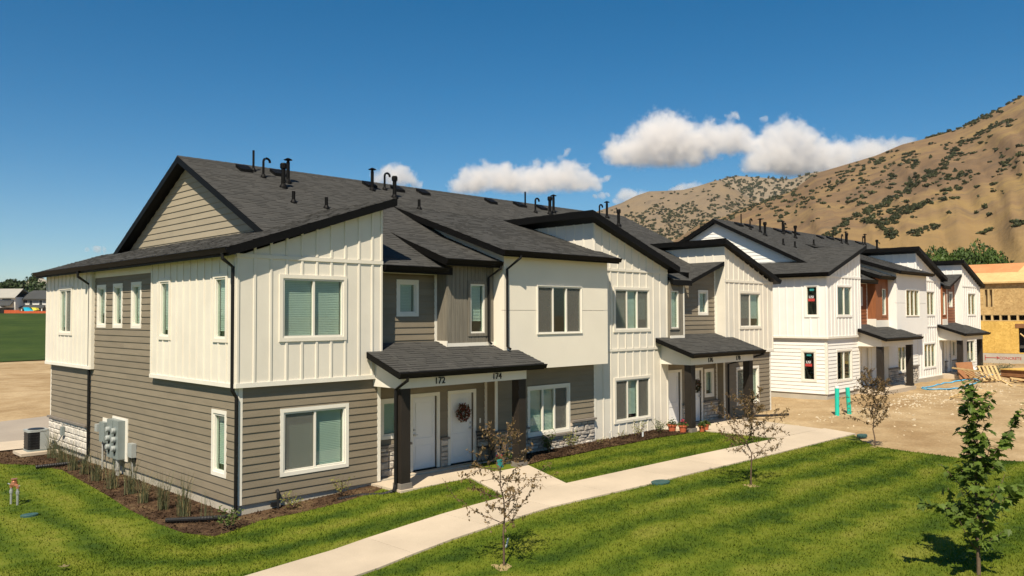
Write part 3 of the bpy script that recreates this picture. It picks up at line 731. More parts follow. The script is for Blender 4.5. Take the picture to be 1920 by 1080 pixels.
def text(name, body, parent, F, u, z, d, size, mat, flip=False, extrude=.003):
    cu = bpy.data.curves.new(name, 'FONT'); cu.body = body; cu.size = size; cu.align_x = 'CENTER'; cu.extrude = extrude
    tmp = bpy.data.objects.new(name, cu); COL.objects.link(tmp); me = bpy.data.meshes.new_from_object(tmp.evaluated_get(bpy.context.evaluated_depsgraph_get())); bpy.data.objects.remove(tmp)
    me.materials.clear(); me.materials.append(MATS[mat]); o = link(name, me, parent, F.pt(u, d, z)); o.rotation_euler = (math.pi/2, 0, Face.ROT[F.k]); return o
def clip_poly(poly, a, b, c):     # keep a*x+b*y<=c
    out = []; n = len(poly)
    for i in range(n):
        p, q = poly[i], poly[(i+1) % n]; dp = a*p[0]+b*p[1]-c; dq = a*q[0]+b*q[1]-c
        if dp <= 0: out.append(p)
        if (dp < 0 < dq) or (dq < 0 < dp): t = dp/(dp-dq); out.append((p[0]+(q[0]-p[0])*t, p[1]+(q[1]-p[1])*t))
    return out
SHING = {}
def shingle_mesh(key, poly, pl):
    if key in SHING: return SHING[key]
    a, bx, by = pl; s = math.hypot(bx, by); dx, dy = -bx/s, -by/s; tx, ty = -dy, dx; k = math.sqrt(1+s*s)
    rr = random.Random(key); V, Fc, T = [], [], []
    S = [p[0]*dx+p[1]*dy for p in poly]; Tt = [p[0]*tx+p[1]*ty for p in poly]
    ex = .145/k; row = 0; srow = max(S)
    n = len(poly); area = sum(poly[i][0]*poly[(i+1) % n][1]-poly[(i+1) % n][0]*poly[i][1] for i in range(n)); sg = 1 if area > 0 else -1
    half = [((poly[(i+1) % n][1]-poly[i][1])*sg, -(poly[(i+1) % n][0]-poly[i][0])*sg) for i in range(n)]
    zf = lambda x, y: a+bx*x+by*y
    while srow > min(S):
        s0, s1 = srow-ex, srow; t = min(Tt)-rr.uniform(0, .3); rt = rr.uniform(-.08, .08)
        while t < max(Tt):
            w = rr.uniform(.14, .36); t0, t1 = t, t+w; t += w
            q = [(dx*s_+tx*t_, dy*s_+ty*t_) for s_, t_ in ((s1, t0), (s1, t1), (s0, t1), (s0, t0))]
            for i in range(n):
                q = clip_poly(q, half[i][0], half[i][1], half[i][0]*poly[i][0]+half[i][1]*poly[i][1])
                if len(q) < 3: break
            if len(q) < 3: continue
            lift = .006+.011*(rr.random() < .45); b = len(V); tone = min(1, max(0, rr.gauss(.48, .17)+rt*.6))
            for x, y in q: V.append((x, y, zf(x, y)+.004+lift*((x*dx+y*dy)-s0)/ex))
            Fc.append(tuple(range(b, b+len(q)))); T.append(tone)
            low = [i for i in range(len(q)) if abs(q[i][0]*dx+q[i][1]*dy-s1) < 1e-6]
            if len(low) == 2:
                c = len(V); (x0, y0), (x1, y1) = q[low[0]], q[low[1]]
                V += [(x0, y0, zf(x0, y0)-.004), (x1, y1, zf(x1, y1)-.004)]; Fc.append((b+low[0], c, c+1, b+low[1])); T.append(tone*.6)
        srow -= ex; row += 1
    me = bpy.data.meshes.new('shingles'); me.from_pydata(V, [], Fc); me.materials.append(MATS['shingle'])
    at = me.attributes.new('tone', 'FLOAT', 'FACE'); at.data.foreach_set('value', T); SHING[key] = me; return me
def roof(H, key, poly, pl, thick=.2, parent=None, edge='black_metal'):
    zf = lambda p: pl[0]+pl[1]*p[0]+pl[2]*p[1]
    b = MB(); b.prism([(p[0], p[1], zf(p)) for p in poly], (0, 0, -thick)); name = 'roof'
    o = obj(name, b, edge, parent or H); s = link('shingles', shingle_mesh(key, poly, pl), o); s['kind'] = 'stuff'; return o
def gutter(parent, p0, p1, out, h=.13, w=.11):
    p0, p1, n = Vector(p0), Vector(p1), Vector(out); b = MB()
    prof = [(0, 0), (w, 0), (w+.012, -.012), (w*.86, -.05), (w*.6, -h), (0, -h)]
    d = (p1-p0).normalized(); c = d.cross(Vector((0, 0, 1)))
    top = [tuple(p0+n*u+Vector((0, 0, v))) for u, v in prof]; dv = p1-p0
    if c.dot(n) < 0: top = top[::-1]
    b.prism(top[::-1], tuple(dv)); return obj('gutter', b, 'black_metal', parent)
def downspout(parent, path, r_=.042): b = MB(); b.tube(path, r_, 8); return obj('downspout', b, 'downspout_metal', parent)
def steps(u0, u1, sp):
    n = max(1, round((u1-u0)/sp)); return [u0+(u1-u0)*k/n for k in range(n+1)]
def pipe_vent(H, kind, x, y, z):
    b = MB()
    if kind == 'pole': b.lathe([(.09, -.05), (.09, .02), (.045, .1), (.035, .11), (.035, .66)], (x, y, z), 10)
    elif kind == 'short': b.lathe([(.1, -.06), (.1, .02), (.06, .09), (.05, .1), (.05, .34)], (x, y, z), 10)
    elif kind == 'goose':
        b.lathe([(.1, -.06), (.1, .02), (.05, .1)], (x, y, z), 10)
        b.tube([(x, y, z+.05)]+[(x, y, z+.5)]+[(x+.11-.11*math.cos(t), y, z+.5+.11*math.sin(t)) for t in np.linspace(.2, math.pi*1.05, 9)], .038, 8)
    elif kind == 'thick': b.lathe([(.14, -.08), (.13, .03), (.068, .12), (.068, .58), (.10, .6), (.104, .72), (.08, .76), (.02, .77)], (x, y, z), 12)
    elif kind == 'cap': b.lathe([(.13, -.08), (.12, .03), (.056, .11), (.056, .66), (.045, .67), (.045, .71), (.13, .72), (.14, .735), (.03, .79)], (x, y, z), 12)
    obj('roof_vent_pipe', b, 'black_metal', H, smooth=False)
def box_vent(H, x, y, z):
    b = MB(); b.prism([(x-.2, y-.2, z-.10+.11), (x+.2, y-.2, z-.10+.11), (x+.2, y+.17, z+.20), (x-.2, y+.17, z+.20)], (0, 0, -.2)); obj('roof_box_vent', b, 'black_metal', H)
def door(H, F, u0, u1, z0, z1, handle_right=True, mat='door_white', tmat='white_trim'):
    tr = .10; b = MB()
    for (a, c, e, f) in subtract([(u0-tr, u1+tr, z0, z1+tr)], (u0, u1, z0-.1, z1)): b.box(*F.aabb(a, c, e, f, -.02, .035))
    D = obj('door', b, tmat, H)
    q = MB(); st = .11; w = u1-u0; rows = [(z0+.18, z0+.62), (z0+.76, z0+.86+.1), (z0+1.1, z1-.14)]
    rows = [(z0+.17, z0+.70), (z0+.86, z1-.13)]
    pan = [(u0+st, u1-st, a, c) for a, c in rows]; rects = [(u0+.012, u1-.012, z0+.015, z1-.008)]
    for p_ in pan: rects = subtract(rects, p_)
    for r_ in rects: q.box(*F.aabb(*r_, -.09, -.05))
    for a, c, e, f in pan:
        q.box(*F.aabb(a, c, e, f, -.09, -.066)); q.box(*F.aabb(a+.045, c-.045, e+.045, f-.045, -.066, -.056))
    obj('door_leaf', q, mat, D)
    q = MB(); q.box(*F.aabb(u0, u1, z0-.04, z0+.012, -.1, .02)); obj('threshold', q, 'black_metal', D)
    hu = u1-.07 if handle_right else u0+.07; q = MB()
    for zz, r_ in ((z0+.98, .032), (z0+1.12, .03)):
        q.tube([F.pt(hu, -.05, zz), F.pt(hu, .01, zz)], r_, 10)
    q.tube([F.pt(hu, .005, z0+.98), F.pt(hu-(.11 if handle_right else -.11), .01, z0+.98)], .011, 6); obj('door_handle', q, 'galvanised', D)
    return D

def townhouse(loc, rz, pal, label, porch_dz=0., detail=True):
    H = thing('townhouse_building', label, 'building', loc, rz)
    WB, LAP, GAB, ACC, ACW, STU, TR = pal['board'], pal['lap'], pal['gable'], pal['accent'], pal['accent_wood'], pal['stucco'], 'white_trim'
    BL = pal['blinds']; RM = pal['room']; L = 24.7; SC = (lambda *k: k) if pal['screens'] else (lambda *k: ())
    zA = lambda x: 6.05+(x+.4)/3; zR = lambda x: zA(L-x); zM = lambda y: 9.32-.5*(6.85-y); zW = lambda x: 8.0-(x-12.3)/3
    # foundation
    b = MB(); b.box(.02, 24.68, .02, .11, -.35, .25); b.box(.02, .12, .11, 13.8, -.35, .25); b.box(24.58, 24.68, .11, 13.8, -.35, .25); b.box(.12, 24.58, 13.7, 13.8, -.35, .25)
    obj('foundation', b, 'foundation', H)
    # --- ground floor, front left
    F = Face('F', 0.); h = (1.13, 2.84, .835, 2.24)
    W = wall('siding_wall', H, F, 0, 3.9, .245, 2.9, [h], LAP); hb = (h[0]-.09, h[1]+.09, h[2]-.09, h[3]+.09)
    boards(W, F, .1, 3.8, .245, 2.9, [hb], LAP); corner(W, F, 0, .1, .245, 2.9, TR); corner(W, F, 3.8, 3.9, .245, 2.9, TR)
    window(H, F, *h, panes=2, blind=BL, screens=SC(0), room=RM, sticker=False)
    # --- gable end, ground floor and middle
    S = Face('L', 0.); h = (.59, 1.18, .88, 2.24); hs = [(8.56, 9.16, 4.27, 5.39), (7.21, 7.79, 4.27, 5.39), (5.79, 6.36, 4.27, 5.39)]
    W = wall('siding_wall', H, S, .1, 13.8, .245, 2.9, [h], LAP)
    boards(W, S, .09, 9.9, .245, 2.9, [(h[0]-.09, h[1]+.09, h[2]-.09, h[3]+.09)], LAP); boards(W, S, 9.9, 13.72, 1.14, 2.9, [], LAP)
    corner(W, S, .0, .09, .245, 2.9, TR); corner(W, S, 13.72, 13.8, 1.14, 2.9, TR)
    window(H, S, *h, panes=1, blind=BL, room=RM, sticker=not BL)
    W = wall('siding_wall', H, S, 4.77, 9.5, 2.9, 5.95, hs, LAP)
    boards(W, S, 4.77, 9.5, 2.9, 5.70, [(a-.09, b_+.09, c-.09, d+.09) for a, b_, c, d in hs], LAP)
    band(W, S, 4.77, 9.5, 5.70, 5.90, TR, .03)
    for q in hs: window(H, S, *q, panes=1, blind=BL, room=RM)
    b = MB(); b.box(-.03, -.002, 9.92, 13.78, .2, 1.07); W = obj('stone_wall', b, 'mortar', H)
    stones(W, Face('L', -.03), 9.95, 13.8, .2, 1.07, seed=3, d=.055, big=1.35, mat='pale_stone')
    piece('ledge_stone', W, 'box', 'stone_ledge', S, 9.92, 13.84, 1.07, 1.135, 0, .12)
    # --- upper boxes on the gable end
    for y0, y1, wins in ((-.1, 4.77, [(3.55, 4.12, 4.0, 5.41), (.36, .92, 4.0, 5.41)]), (9.5, 14.06, [(11.35, 12.55, 4.0, 5.41)])):
        Fb = Face('L', -.12); W = wall('batten_wall', H, Fb, max(y0, .002), y1, 2.9, 5.96, wins, WB, .14)
        tr = [(a-.09, c+.09, d-.09, e+.09) for a, c, d, e in wins]
        battens(W, Fb, steps(y0+.04, y1-.05, .41), 2.99, lambda u: 5.9, tr, WB); band(W, Fb, y0, y1, 2.895, 2.99, TR, .03, name='belly_board')
        for q in wins: window(H, Fb, *q, panes=2 if q[1]-q[0] > 1 else 1, blind=BL, room=RM, tmat=WB, sticker=(not BL and y0 < 0 and q[0] < 1), screens=SC(0) if q[1]-q[0] > 1 else ())
    b = MB(); b.box(-.118, -.002, 9.45, 9.5, 2.9, 5.9); obj('wall_return', b, WB, H)
    # --- upper front left under the mono-pitch
    Fu = Face('F', -.1); h = (1.04, 2.71, 4.0, 5.405); hb = (h[0]-.09, h[1]+.09, h[2]-.09, h[3]+.09)
    W = wall('batten_wall', H, Fu, -.12, 3.9, 2.9, 5.84, [h], WB, .1, (5.86, zA(3.9)-.2))
    us = [-.07+.405*k for k in range(10)]+[3.86]
    battens(W, Fu, us, 3.0, lambda u: zA(u)-.21, [hb, (-1, 9, 5.84, 5.94)], WB); band(W, Fu, -.12, 3.9, 2.895, 3.0, TR, .032, name='belly_board'); band(W, Fu, -.12, 3.9, 5.84, 5.93, WB, .03)
    window(H, Fu, *h, panes=2, blind=BL, screens=SC(0) if not BL else (), room=RM, tmat=WB)
    b = MB(); x_ = 3.9
    b.prism([(x_, -.1, 2.9), (x_, 3.3, 2.9), (x_, 3.3, zA(x_)-.2), (x_, -.1, zA(x_)-.2)], (-.06, 0, 0)); b.box(3.84, 3.9, 0.1, .5, .2, 2.9); obj('side_wall', b, WB, H)
    # --- recess with small window, left porch bay
    Fr = Face('F', .45); h = (4.83, 5.41, 4.58, 5.41)
    W = wall('siding_wall', H, Fr, 3.9, 6.17, 3.2, 5.78, [h], ACC); boards(W, Fr, 3.9, 6.07, 3.3, 5.66, [(h[0]-.09, h[1]+.09, h[2]-.09, h[3]+.09)], ACC)
    corner(W, Fr, 6.07, 6.165, 3.3, 5.66, TR); band(W, Fr, 3.9, 6.165, 5.66, 5.76, TR, .03); window(H, Fr, *h, panes=1, blind=BL, room=RM)
    # --- bay in upright wood panels
    Ft = Face('F', 0.); h = (7.03, 7.60, 4.0, 5.42)
    W = wall('panel_wall', H, Ft, 6.17, 7.97, 3.2, 6.02, [h], ACW, .1)
    for k, u in enumerate(steps(6.19, 7.95, .147)):
        if k < 12: battens(W, Ft, [u+.0735], 3.74, lambda z: 5.98, [(h[0]-.09, h[1]+.09, h[2]-.09, h[3]+.02)], ACW, w=.139, d=.014)
    Ft2 = Face('L', 6.17); b = MB(); b.box(6.17, 6.25, .1, .5, 3.2, 6.0); obj('wall_return', b, ACW, H)
    band(W, Ft, 6.16, 7.97, 3.2, 3.735, TR, .03, name='flashing'); piece('flashing', W, 'box', TR, Ft2, -.03, .45, 3.3, 3.80, 0, .03)
    piece('corner_board', W, 'box', ACW, Ft2, 0, .45, 3.8, 5.9, 0, .012)
    window(H, Ft, *h, panes=1, trim=.085, tmat=ACW, blind=BL, room=RM)
    # --- rendered bay
    Fs = Face('F', -.45); h = (9.37, 11.43, 3.95, 5.405)
    W = wall('stucco_wall', H, Fs, 7.97, 12.78, 4.667, 6.32, [h], STU, .12); b = MB()
    for r_ in subtract([(7.97, 12.78, 2.9, 4.655)], h): b.box(*Fs.aabb(*r_, -.12, 0))
    b.box(7.97, 8.05, -.33, .1, 2.9, 6.45); b.box(12.70, 12.78, -.33, .1, 2.9, 6.3); b.box(8.05, 12.70, -.33, .1, 2.9, 2.96)
    b.prism([(7.97, .1, 5.9), (7.97, .1, 6.45), (7.97, 3.6, 7.62), (7.97, 3.6, 7.55), ], (.08, 0, 0))
    obj('stucco_panel', b, STU, W); b = MB(); b.box(7.99, 12.76, -.43, -.36, 4.6, 4.7) if False else None
    window(H, Fs, *h, panes=3, trim=0, blind=BL and False, screens=SC(0, 2), room='room_dark', wsplit=[0, .34, .66, 1], sticker=False)
    # --- ground floor under the rendered bay, door wall
    Fl = Face('F', .1); h = (9.56, 11.37, .84, 2.22); hb = (h[0]-.09, h[1]+.09, h[2]-.09, h[3]+.09)
    W = wall('siding_wall', H, Fl, 8.1, 12.75, .2, 2.92, [h], LAP); boards(W, Fl, 8.2, 12.68, 1.10, 2.9, [hb], LAP); corner(W, Fl, 8.1, 8.2, 1.08, 2.9, TR); corner(W, Fl, 12.68, 12.75, .2, 2.9, TR)
    window(H, Fl, *h, panes=3, blind=BL, blind_panes=(0, 1), screens=SC(2), room=RM, wsplit=[0, .34, .66, 1])
    b = MB(); b.box(8.11, 12.66, .07, .098, .15, 1.03) if False else None
    W2 = wall('stone_wall', H, Face('F', .075), 8.1, 12.68, .12, 1.03, [(h[0]-.08, h[1]+.08, .74, 3)], 'mortar', .024)
    stones(W2, Face('F', .075), 8.1, 12.68, .14, 1.03, [(h[0]-.09, h[1]+.09, .68, 3)], seed=8)
    for a, c, zz in ((8.06, h[0]-.1, 1.03), (h[0]-.11, h[1]+.11, .68), (h[1]+.1, 12.68, 1.03)): piece('ledge_stone', W2, 'box', 'stone_ledge', Fl, a, c, zz, zz+.06, 0, .15 if zz > 1 else .149)
    b = MB(); b.box(8.1, 8.18, .2, .55, .2, 2.9); obj('wall_return', b, LAP, H)
    Fd = Face('F', .45); d1 = (5.31, 6.16, .24, 2.25); d2 = (6.66, 7.55, .24, 2.25); hw = (4.3, 4.86, 1.3, 2.2)
    W = wall('siding_wall', H, Fd, 3.9, 8.1, .2, 3.2, [d1, d2, hw], LAP)
    boards(W, Fd, 3.9, 8.0, 1.07, 2.72, [(4.21, 4.95, 1.21, 2.29), (5.2, 6.27, 0, 2.36), (6.55, 7.66, 0, 2.36)], LAP)
    corner(W, Fd, 8.0, 8.1, 1.08, 2.72, TR); corner(W, Fd, 3.9, 4.0, .24, 2.72, TR)
    window(H, Fd, *hw, panes=1, blind=BL, room=RM); door(H, Fd, *d1, handle_right=False); door(H, Fd, *d2)
    for a, c, sd_ in ((3.95, 5.19, 11), (6.28, 6.54, 12), (7.67, 8.1, 13)):
        b = MB(); b.box(a, c, .42, .448, .2, 1.0); W2 = obj('stone_wall', b, 'mortar', H); stones(W2, Face('F', .42), a, c, .22, 1.0, seed=sd_)
        piece('ledge_stone', W2, 'box', 'stone_ledge', Fd, a-.02, c+.02, 1.0, 1.06, 0, .13)
    b = MB(); b.box(7.78, 7.83, .41, .448, 1.33, 1.47); obj('door_bell', b, 'white_trim', H)
    # --- white bay
    Fw = Face('F', .1); hu = (13.87, 15.86, 4.0, 5.405); hl = (13.87, 15.86, .835, 2.24)
    W = wall('batten_wall', H, Fw, 12.751, 17.05, .2, 6.1, [hu, hl], WB, .1, (zW(12.75)-.2, zW(17.05)-.19))
    ho = [(a-.09, c+.09, d-.09, e+.09) for a, c, d, e in (hu, hl)]
    battens(W, Fw, steps(12.79, 17.01, .41), .3, lambda u: zW(u)-.21, ho+[(0, 99, 3.24, 3.34), (0, 99, 6.04, 6.13)], WB)
    band(W, Fw, 12.75, 17.05, 3.25, 3.33, WB, .032); band(W, Fw, 12.75, 17.05, 6.04, 6.12, WB, .032); band(W, Fw, 12.75, 17.05, .19, .3, WB, .03)
    window(H, Fw, *hu, panes=3, blind=BL, screens=SC(0, 2), room=RM, tmat=WB, wsplit=[0, .34, .66, 1]); window(H, Fw, *hl, panes=3, blind=BL, blind_panes=(1,), screens=SC(0, 2), room=RM, tmat=WB, wsplit=[0, .34, .66, 1])
    b = MB(); b.prism([(12.75, .2, 6.0), (12.75, 4.6, 6.0), (12.75, 4.6, zW(12.75)-.2), (12.75, .2, zW(12.75)-.2)][::-1], (.08, 0, 0)); W = obj('batten_wall', b, WB, H)
    FwL = Face('L', 12.75); battens(W, FwL, steps(.14, 4.3, .41), 6.3, lambda u: zW(12.75)-.21, [], WB)
    b = MB(); b.box(16.97, 17.05, .2, 3.0, .2, 6.3); obj('side_wall', b, WB, H)
    # --- right porch bay
    Fg = Face('F', 0.); h = (17.10, 17.62, 4.0, 5.42)
    W = wall('panel_wall', H, Fg, 17.051, 18.0, 3.2, 5.8, [h], ACW); battens(W, Fg, [17.73+.14*k for k in range(2)], 3.7, lambda u: 5.7, [(h[0]-.06, h[1]+.06, h[2]-.06, h[3]+.02)], ACW, w=.133, d=.014)
    band(W, Fg, 17.06, 18.0, 3.2, 3.735, TR, .03, name='flashing'); corner(W, Fg, 17.93, 18.0, 3.74, 5.75, TR); window(H, Fg, *h, panes=1, trim=.05, tmat=ACW, blind=BL, room=RM)
    Fq = Face('F', .35); h = (19.60, 20.15, 4.58, 5.41); zq = lambda x: 5.80+(x-18.2)/3
    W = wall('siding_wall', H, Fq, 18.0, 20.8, 3.2, 5.6, [h], ACC, .1, (zq(18.0)-.17, zq(20.8)-.17))
    boards(W, Fq, 18.0, 20.72, 3.4, 6.5, [(h[0]-.09, h[1]+.09, h[2]-.09, h[3]+.09)], ACC, ufun=lambda z: (max(18.0, 18.2+(z+.3-5.80)*3), 20.72)); corner(W, Fq, 20.72, 20.8, 3.4, 6.4, TR); window(H, Fq, *h, panes=1, blind=BL, room=RM)
    Fd = Face('F', .3); d1 = (17.22, 18.12, .30, 2.31); d2 = (18.72, 19.6, .30, 2.31); hw = (19.92, 20.44, 1.3, 2.25)
    W = wall('siding_wall', H, Fd, 17.05, 20.8, .2, 3.2, [d1, d2, hw], LAP); boards(W, Fd, 17.05, 20.72, 1.07, 2.72, [(17.1, 18.24, 0, 2.42), (18.6, 19.72, 0, 2.42), (19.82, 20.54, 1.2, 2.35)], LAP)
    corner(W, Fd, 20.70, 20.8, 1.07, 2.72, TR)
    window(H, Fd, *hw, panes=1, blind=BL, room=RM); door(H, Fd, *d1, handle_right=False); door(H, Fd, *d2)
    for a, c, sd_ in ((18.24, 18.6, 21), (19.72, 20.78, 22)):
        b = MB(); b.box(a, c, .27, .298, .2, 1.0); W2 = obj('stone_wall', b, 'mortar', H); stones(W2, Face('F', .27), a, c, .26, 1.0, seed=sd_)
        piece('ledge_stone', W2, 'box', 'stone_ledge', Fd, a-.02, c+.02, 1.0, 1.06, 0, .13)
    # --- right end bay, the left bay mirrored
    F = Face('F', 0.); h = (L-2.84, L-1.13, .835, 2.24); hb = (h[0]-.09, h[1]+.09, h[2]-.09, h[3]+.09)
    W = wall('siding_wall', H, F, 20.8, L, .245, 2.9, [h], LAP); boards(W, F, 20.9, L-.1, .245, 2.9, [hb], LAP); corner(W, F, 20.8, 20.9, .245, 2.9, TR); corner(W, F, L-.1, L, .245, 2.9, TR)
    window(H, F, *h, panes=2, blind=BL, screens=SC(0), room=RM)
    b = MB(); b.box(20.8, 20.88, .1, .4, .245, 2.9); obj('wall_return', b, LAP, H)
    h = (L-2.71, L-1.04, 4.0, 5.405); hb = (h[0]-.09, h[1]+.09, h[2]-.09, h[3]+.09)
    W = wall('batten_wall', H, Fu, 20.8, L+.12, 2.9, 5.84, [h], WB, .1, (zR(20.8)-.2, 5.86))
    battens(W, Fu, [L-.86+.86-(-.07+.405*k) for k in range(10)]+[20.84], 3.0, lambda u: zR(u)-.21, [hb, (-1, 99, 5.84, 5.94)], WB); band(W, Fu, 20.8, L+.12, 2.895, 3.0, TR, .032, name='belly_board'); band(W, Fu, 20.8, L+.12, 5.84, 5.93, WB, .03)
    window(H, Fu, *h, panes=2, blind=BL, screens=SC(0), room=RM, tmat=WB)
    b = MB(); b.prism([(20.8, -.0, 2.9), (20.8, 3.6, 2.9), (20.8, 3.6, zR(20.8)-.2), (20.8, -.0, zR(20.8)-.2)][::-1], (.08, 0, 0)); W = obj('batten_wall', b, WB, H)
    FR = Face('L', 20.8); battens(W, FR, steps(.42, 3.2, .41), 6.0, lambda u: zR(20.8)-.21, [], WB); piece('band_board', W, 'box', TR, FR, .36, 1.6, 6.46, 6.53, 0, .03) if False else None
    FE = Face('R', L); W = wall('siding_wall', H, FE, .1, 13.8, .245, 5.95, [], LAP); b = MB(); b.box(L, L+.12, .0, 4.77, 2.9, 5.95); b.box(L, L+.12, 9.5, 14.06, 2.9, 5.95); obj('batten_wall', b, WB, H)
    b = MB(); b.box(.1, L-.1, 13.7, 13.8, .245, 5.95); obj('back_wall', b, LAP, H)
    # --- gables
    for xg, fc in ((1.75, 'L'), (L-1.75, 'R')):
        Fx = Face(fc, xg); b = MB(); P_ = [(xg, .9, 6.2), (xg, 6.85, zM(6.85)-.17), (xg, 12.8, 6.2)]
        b.prism(P_ if fc == 'R' else P_[::-1], (-.08 if fc == 'R' else .08, 0, 0)); W = obj('gable_wall', b, GAB, H)
        if fc == 'L': boards(W, Fx, 0, 1, 6.62, 9.1, [], GAB, exp=.19, ufun=lambda z: (6.85-(9.12-z-.06)*2, 6.85+(9.12-z-.06)*2))
        b = MB()
    # --- roofs
    pm = (9.32-.5*6.85, 0, .5); pb = (9.32+.5*6.85, 0, -.5)
    Rm = roof(H, 'main_front', [(1.4, .6), (23.3, .6), (23.3, 6.85), (1.4, 6.85)], pm)
    roof(H, 'main_back', [(1.4, 6.852), (23.3, 6.852), (23.3, 14.3), (1.4, 14.3)], pb)
    roof(H, 'recess_left', [(3.95, -.1), (6.3, -.1), (6.3, .598), (3.95, .598)], pm)
    o = roof(H, 'recess_right', [(17.1, -.15), (18.35, -.15), (18.35, .598), (17.1, .598)], pm)
    pa = (6.05+.4/3, 1/3, 0); pr = (6.05+(L+.4)/3, -1/3, 0)
    Ra = roof(H, 'a1', [(-.4, -.35), (1.4, -.35), (1.4, 1.51), (-.4, 1.51)], pa); roof(H, 'a2', [(1.401, -.35), (4.19, -.35), (4.19, 3.37), (1.401, 1.51)], pa)
    Ra2 = roof(H, 'a3', [(-.4, 1.511), (1.78, 1.511), (1.78, 14.32), (-.4, 14.32)], pa)
    Rr = roof(H, 'r1', [(L-1.4, -.35), (L+.4, -.35), (L+.4, 1.51), (L-1.4, 1.51)], pr); roof(H, 'r2', [(L-4.19, -.35), (L-1.401, -.35), (L-1.401, 1.51), (L-4.19, 3.37)], pr)
    Rr2 = roof(H, 'r3', [(L-1.78, 1.511), (L+.4, 1.511), (L+.4, 14.32), (L-1.78, 14.32)], pr)
    pt = (6.09+.35*.37, 0, .35); Rt = roof(H, 'tower', [(5.82, -.37), (7.969, -.37), (7.969, 2.35), (5.82, 2.35)], pt)
    ps = (6.40+.335*.76, 0, .335); Rs = roof(H, 'stucco1', [(7.62, -.76), (12.74, -.76), (12.74, 4.5), (7.62, 4.5)], ps, .19); roof(H, 'stucco2', [(12.741, -.76), (13.03, -.76), (13.03, .06), (12.741, .06)], ps, .19)
    Rw = roof(H, 'white', [(12.3, -.25), (17.4, -.25), (17.4, .85), (12.3, 4.25)], (8.0+12.3/3, -1/3, 0), .22)
    roof(H, 'rec2', [(18.2, -.12), (20.79, -.12), (20.79, 1.56), (18.2, -.10)], (5.80-18.2/3, 1/3, 0), .15)
    # ridge caps
    b = MB()
    for k in range(73): x0 = 1.4+.3*k; b.prism([(x0, 6.70, 9.32-.072+.012+.006), (x0+.3, 6.70, 9.32-.072+.012), (x0+.3, 6.85, 9.345), (x0, 6.85, 9.352)], (0, 0, -.02)); b.prism([(x0, 6.85, 9.352), (x0+.3, 6.85, 9.345), (x0+.3, 7.0, 9.26), (x0, 7.0, 9.266)], (0, 0, -.02))
    o = obj('ridge_cap', b, 'shingle', Rm); o['kind'] = 'stuff'
    # gutters and downspouts
    gutter(Ra, (-.4, -.35, 6.045), (-.4, 1.511, 6.045), (-1, 0, 0)); gutter(Ra2, (-.4, 1.511, 6.045), (-.4, 14.32, 6.045), (-1, 0, 0))
    gutter(Rt, (5.82, -.37, 6.08), (7.93, -.37, 6.08), (0, -1, 0)); gutter(Rs, (7.62, -.76, 6.39), (13.05, -.76, 6.39), (0, -1, 0)); gutter(Rr, (L+.4, -.35, 6.045), (L+.4, 1.511, 6.045), (1, 0, 0)); gutter(Rr2, (L+.4, 1.511, 6.045), (L+.4, 14.32, 6.045), (1, 0, 0))
    gutter(Rm, (3.95, -.1, 5.84), (6.1, -.1, 5.84), (0, -1, 0))
    if detail: downspout(H, [(-.44, -.1, 5.93), (-.44, -.1, 5.8), (-.17, -.05, 5.62), (-.165, -.05, 3.0), (-.165, -.05, 2.85), (-.06, -.05, 2.68), (-.06, -.05, .15), (-.1, -.1, .06)], .043)
    if detail: downspout(H, [(-.44, 9.72, 5.93), (-.44, 9.72, 5.75), (-.09, 9.72, 5.5), (-.08, 9.72, .25), (-.14, 9.7, .1)], .043)
    if detail:
        downspout(H, [(7.86, -.44, 5.96), (7.86, -.44, 5.88), (7.72, -.06, 5.62), (7.72, -.06, 3.76), (7.72, -.18, 3.68)], .035)
        downspout(H, [(8.3, -.82, 6.26), (8.3, -.82, 6.2), (8.04, -.51, 5.86), (8.04, -.51, 3.6), (8.04, -.64, 3.53)], .038)
    # --- porches
    dz = porch_dz; pp = (3.13+1.5*.34+dz, 0, .34)
    for key, x0, x1, cuts, bx0, bx1, zs, yb, nums in (('p1', 3.38, 8.54, [(3.38, 3.9, -.135), (3.901, 6.16, .42), (6.161, 7.94, -.03), (7.941, 8.54, -.455)], 3.67, 8.12, .22, .45, pal['numbers'][:2]),
                                               ('p2', 16.22, 21.34, [(16.22, 17.05, .065), (17.051, 18.0, -.03), (18.001, 20.77, .32), (20.771, 21.34, -.135)], 16.58, 21.05, .30, .3, pal['numbers'][2:])):
        Rp = None
        for k, (a, c, yt) in enumerate(cuts):
            o = roof(H, key+str(k)+str(dz), [(a, -1.5), (c, -1.5), (c, yt), (a, yt)], pp, .16); Rp = Rp or o
        gutter(Rp, (x0-.02, -1.5, 3.12+dz), (x1+.03, -1.5, 3.12+dz), (0, -1, 0), .12, .1)
        B = MB(); B.box(bx0, bx1, -1.2, -1.02, 2.70+dz, 3.06+dz)
        for xx in ((bx0, bx0+.1), (bx1-.1, bx1)):
            ye = .0 if xx[0] < 4 else (.1 if xx[0] < 17 else (-.45 if xx[0] < 9 else -.1))
            B.prism([(xx[0], -1.02, 2.70+dz), (xx[0], ye, 2.70+dz), (xx[0], ye, pp[0]+.34*ye-.17), (xx[0], -1.02, pp[0]-.34*1.02-.17)], (xx[1]-xx[0], 0, 0))
        bm = obj('porch_beam', B, TR, H)
        for t_, xn in zip(nums, (4.91, 6.945) if key == 'p1' else (17.87, 19.86)): text('house_number', t_, bm, Face('F', -1.2), xn, 2.78+dz-.02, .012, .24, 'number_black', extrude=.01)
        b = MB(); b.box(bx0+.1, bx1-.1, -1.02, yb-.02, 2.72+dz, 2.75+dz); obj('porch_ceiling', b, TR, H)
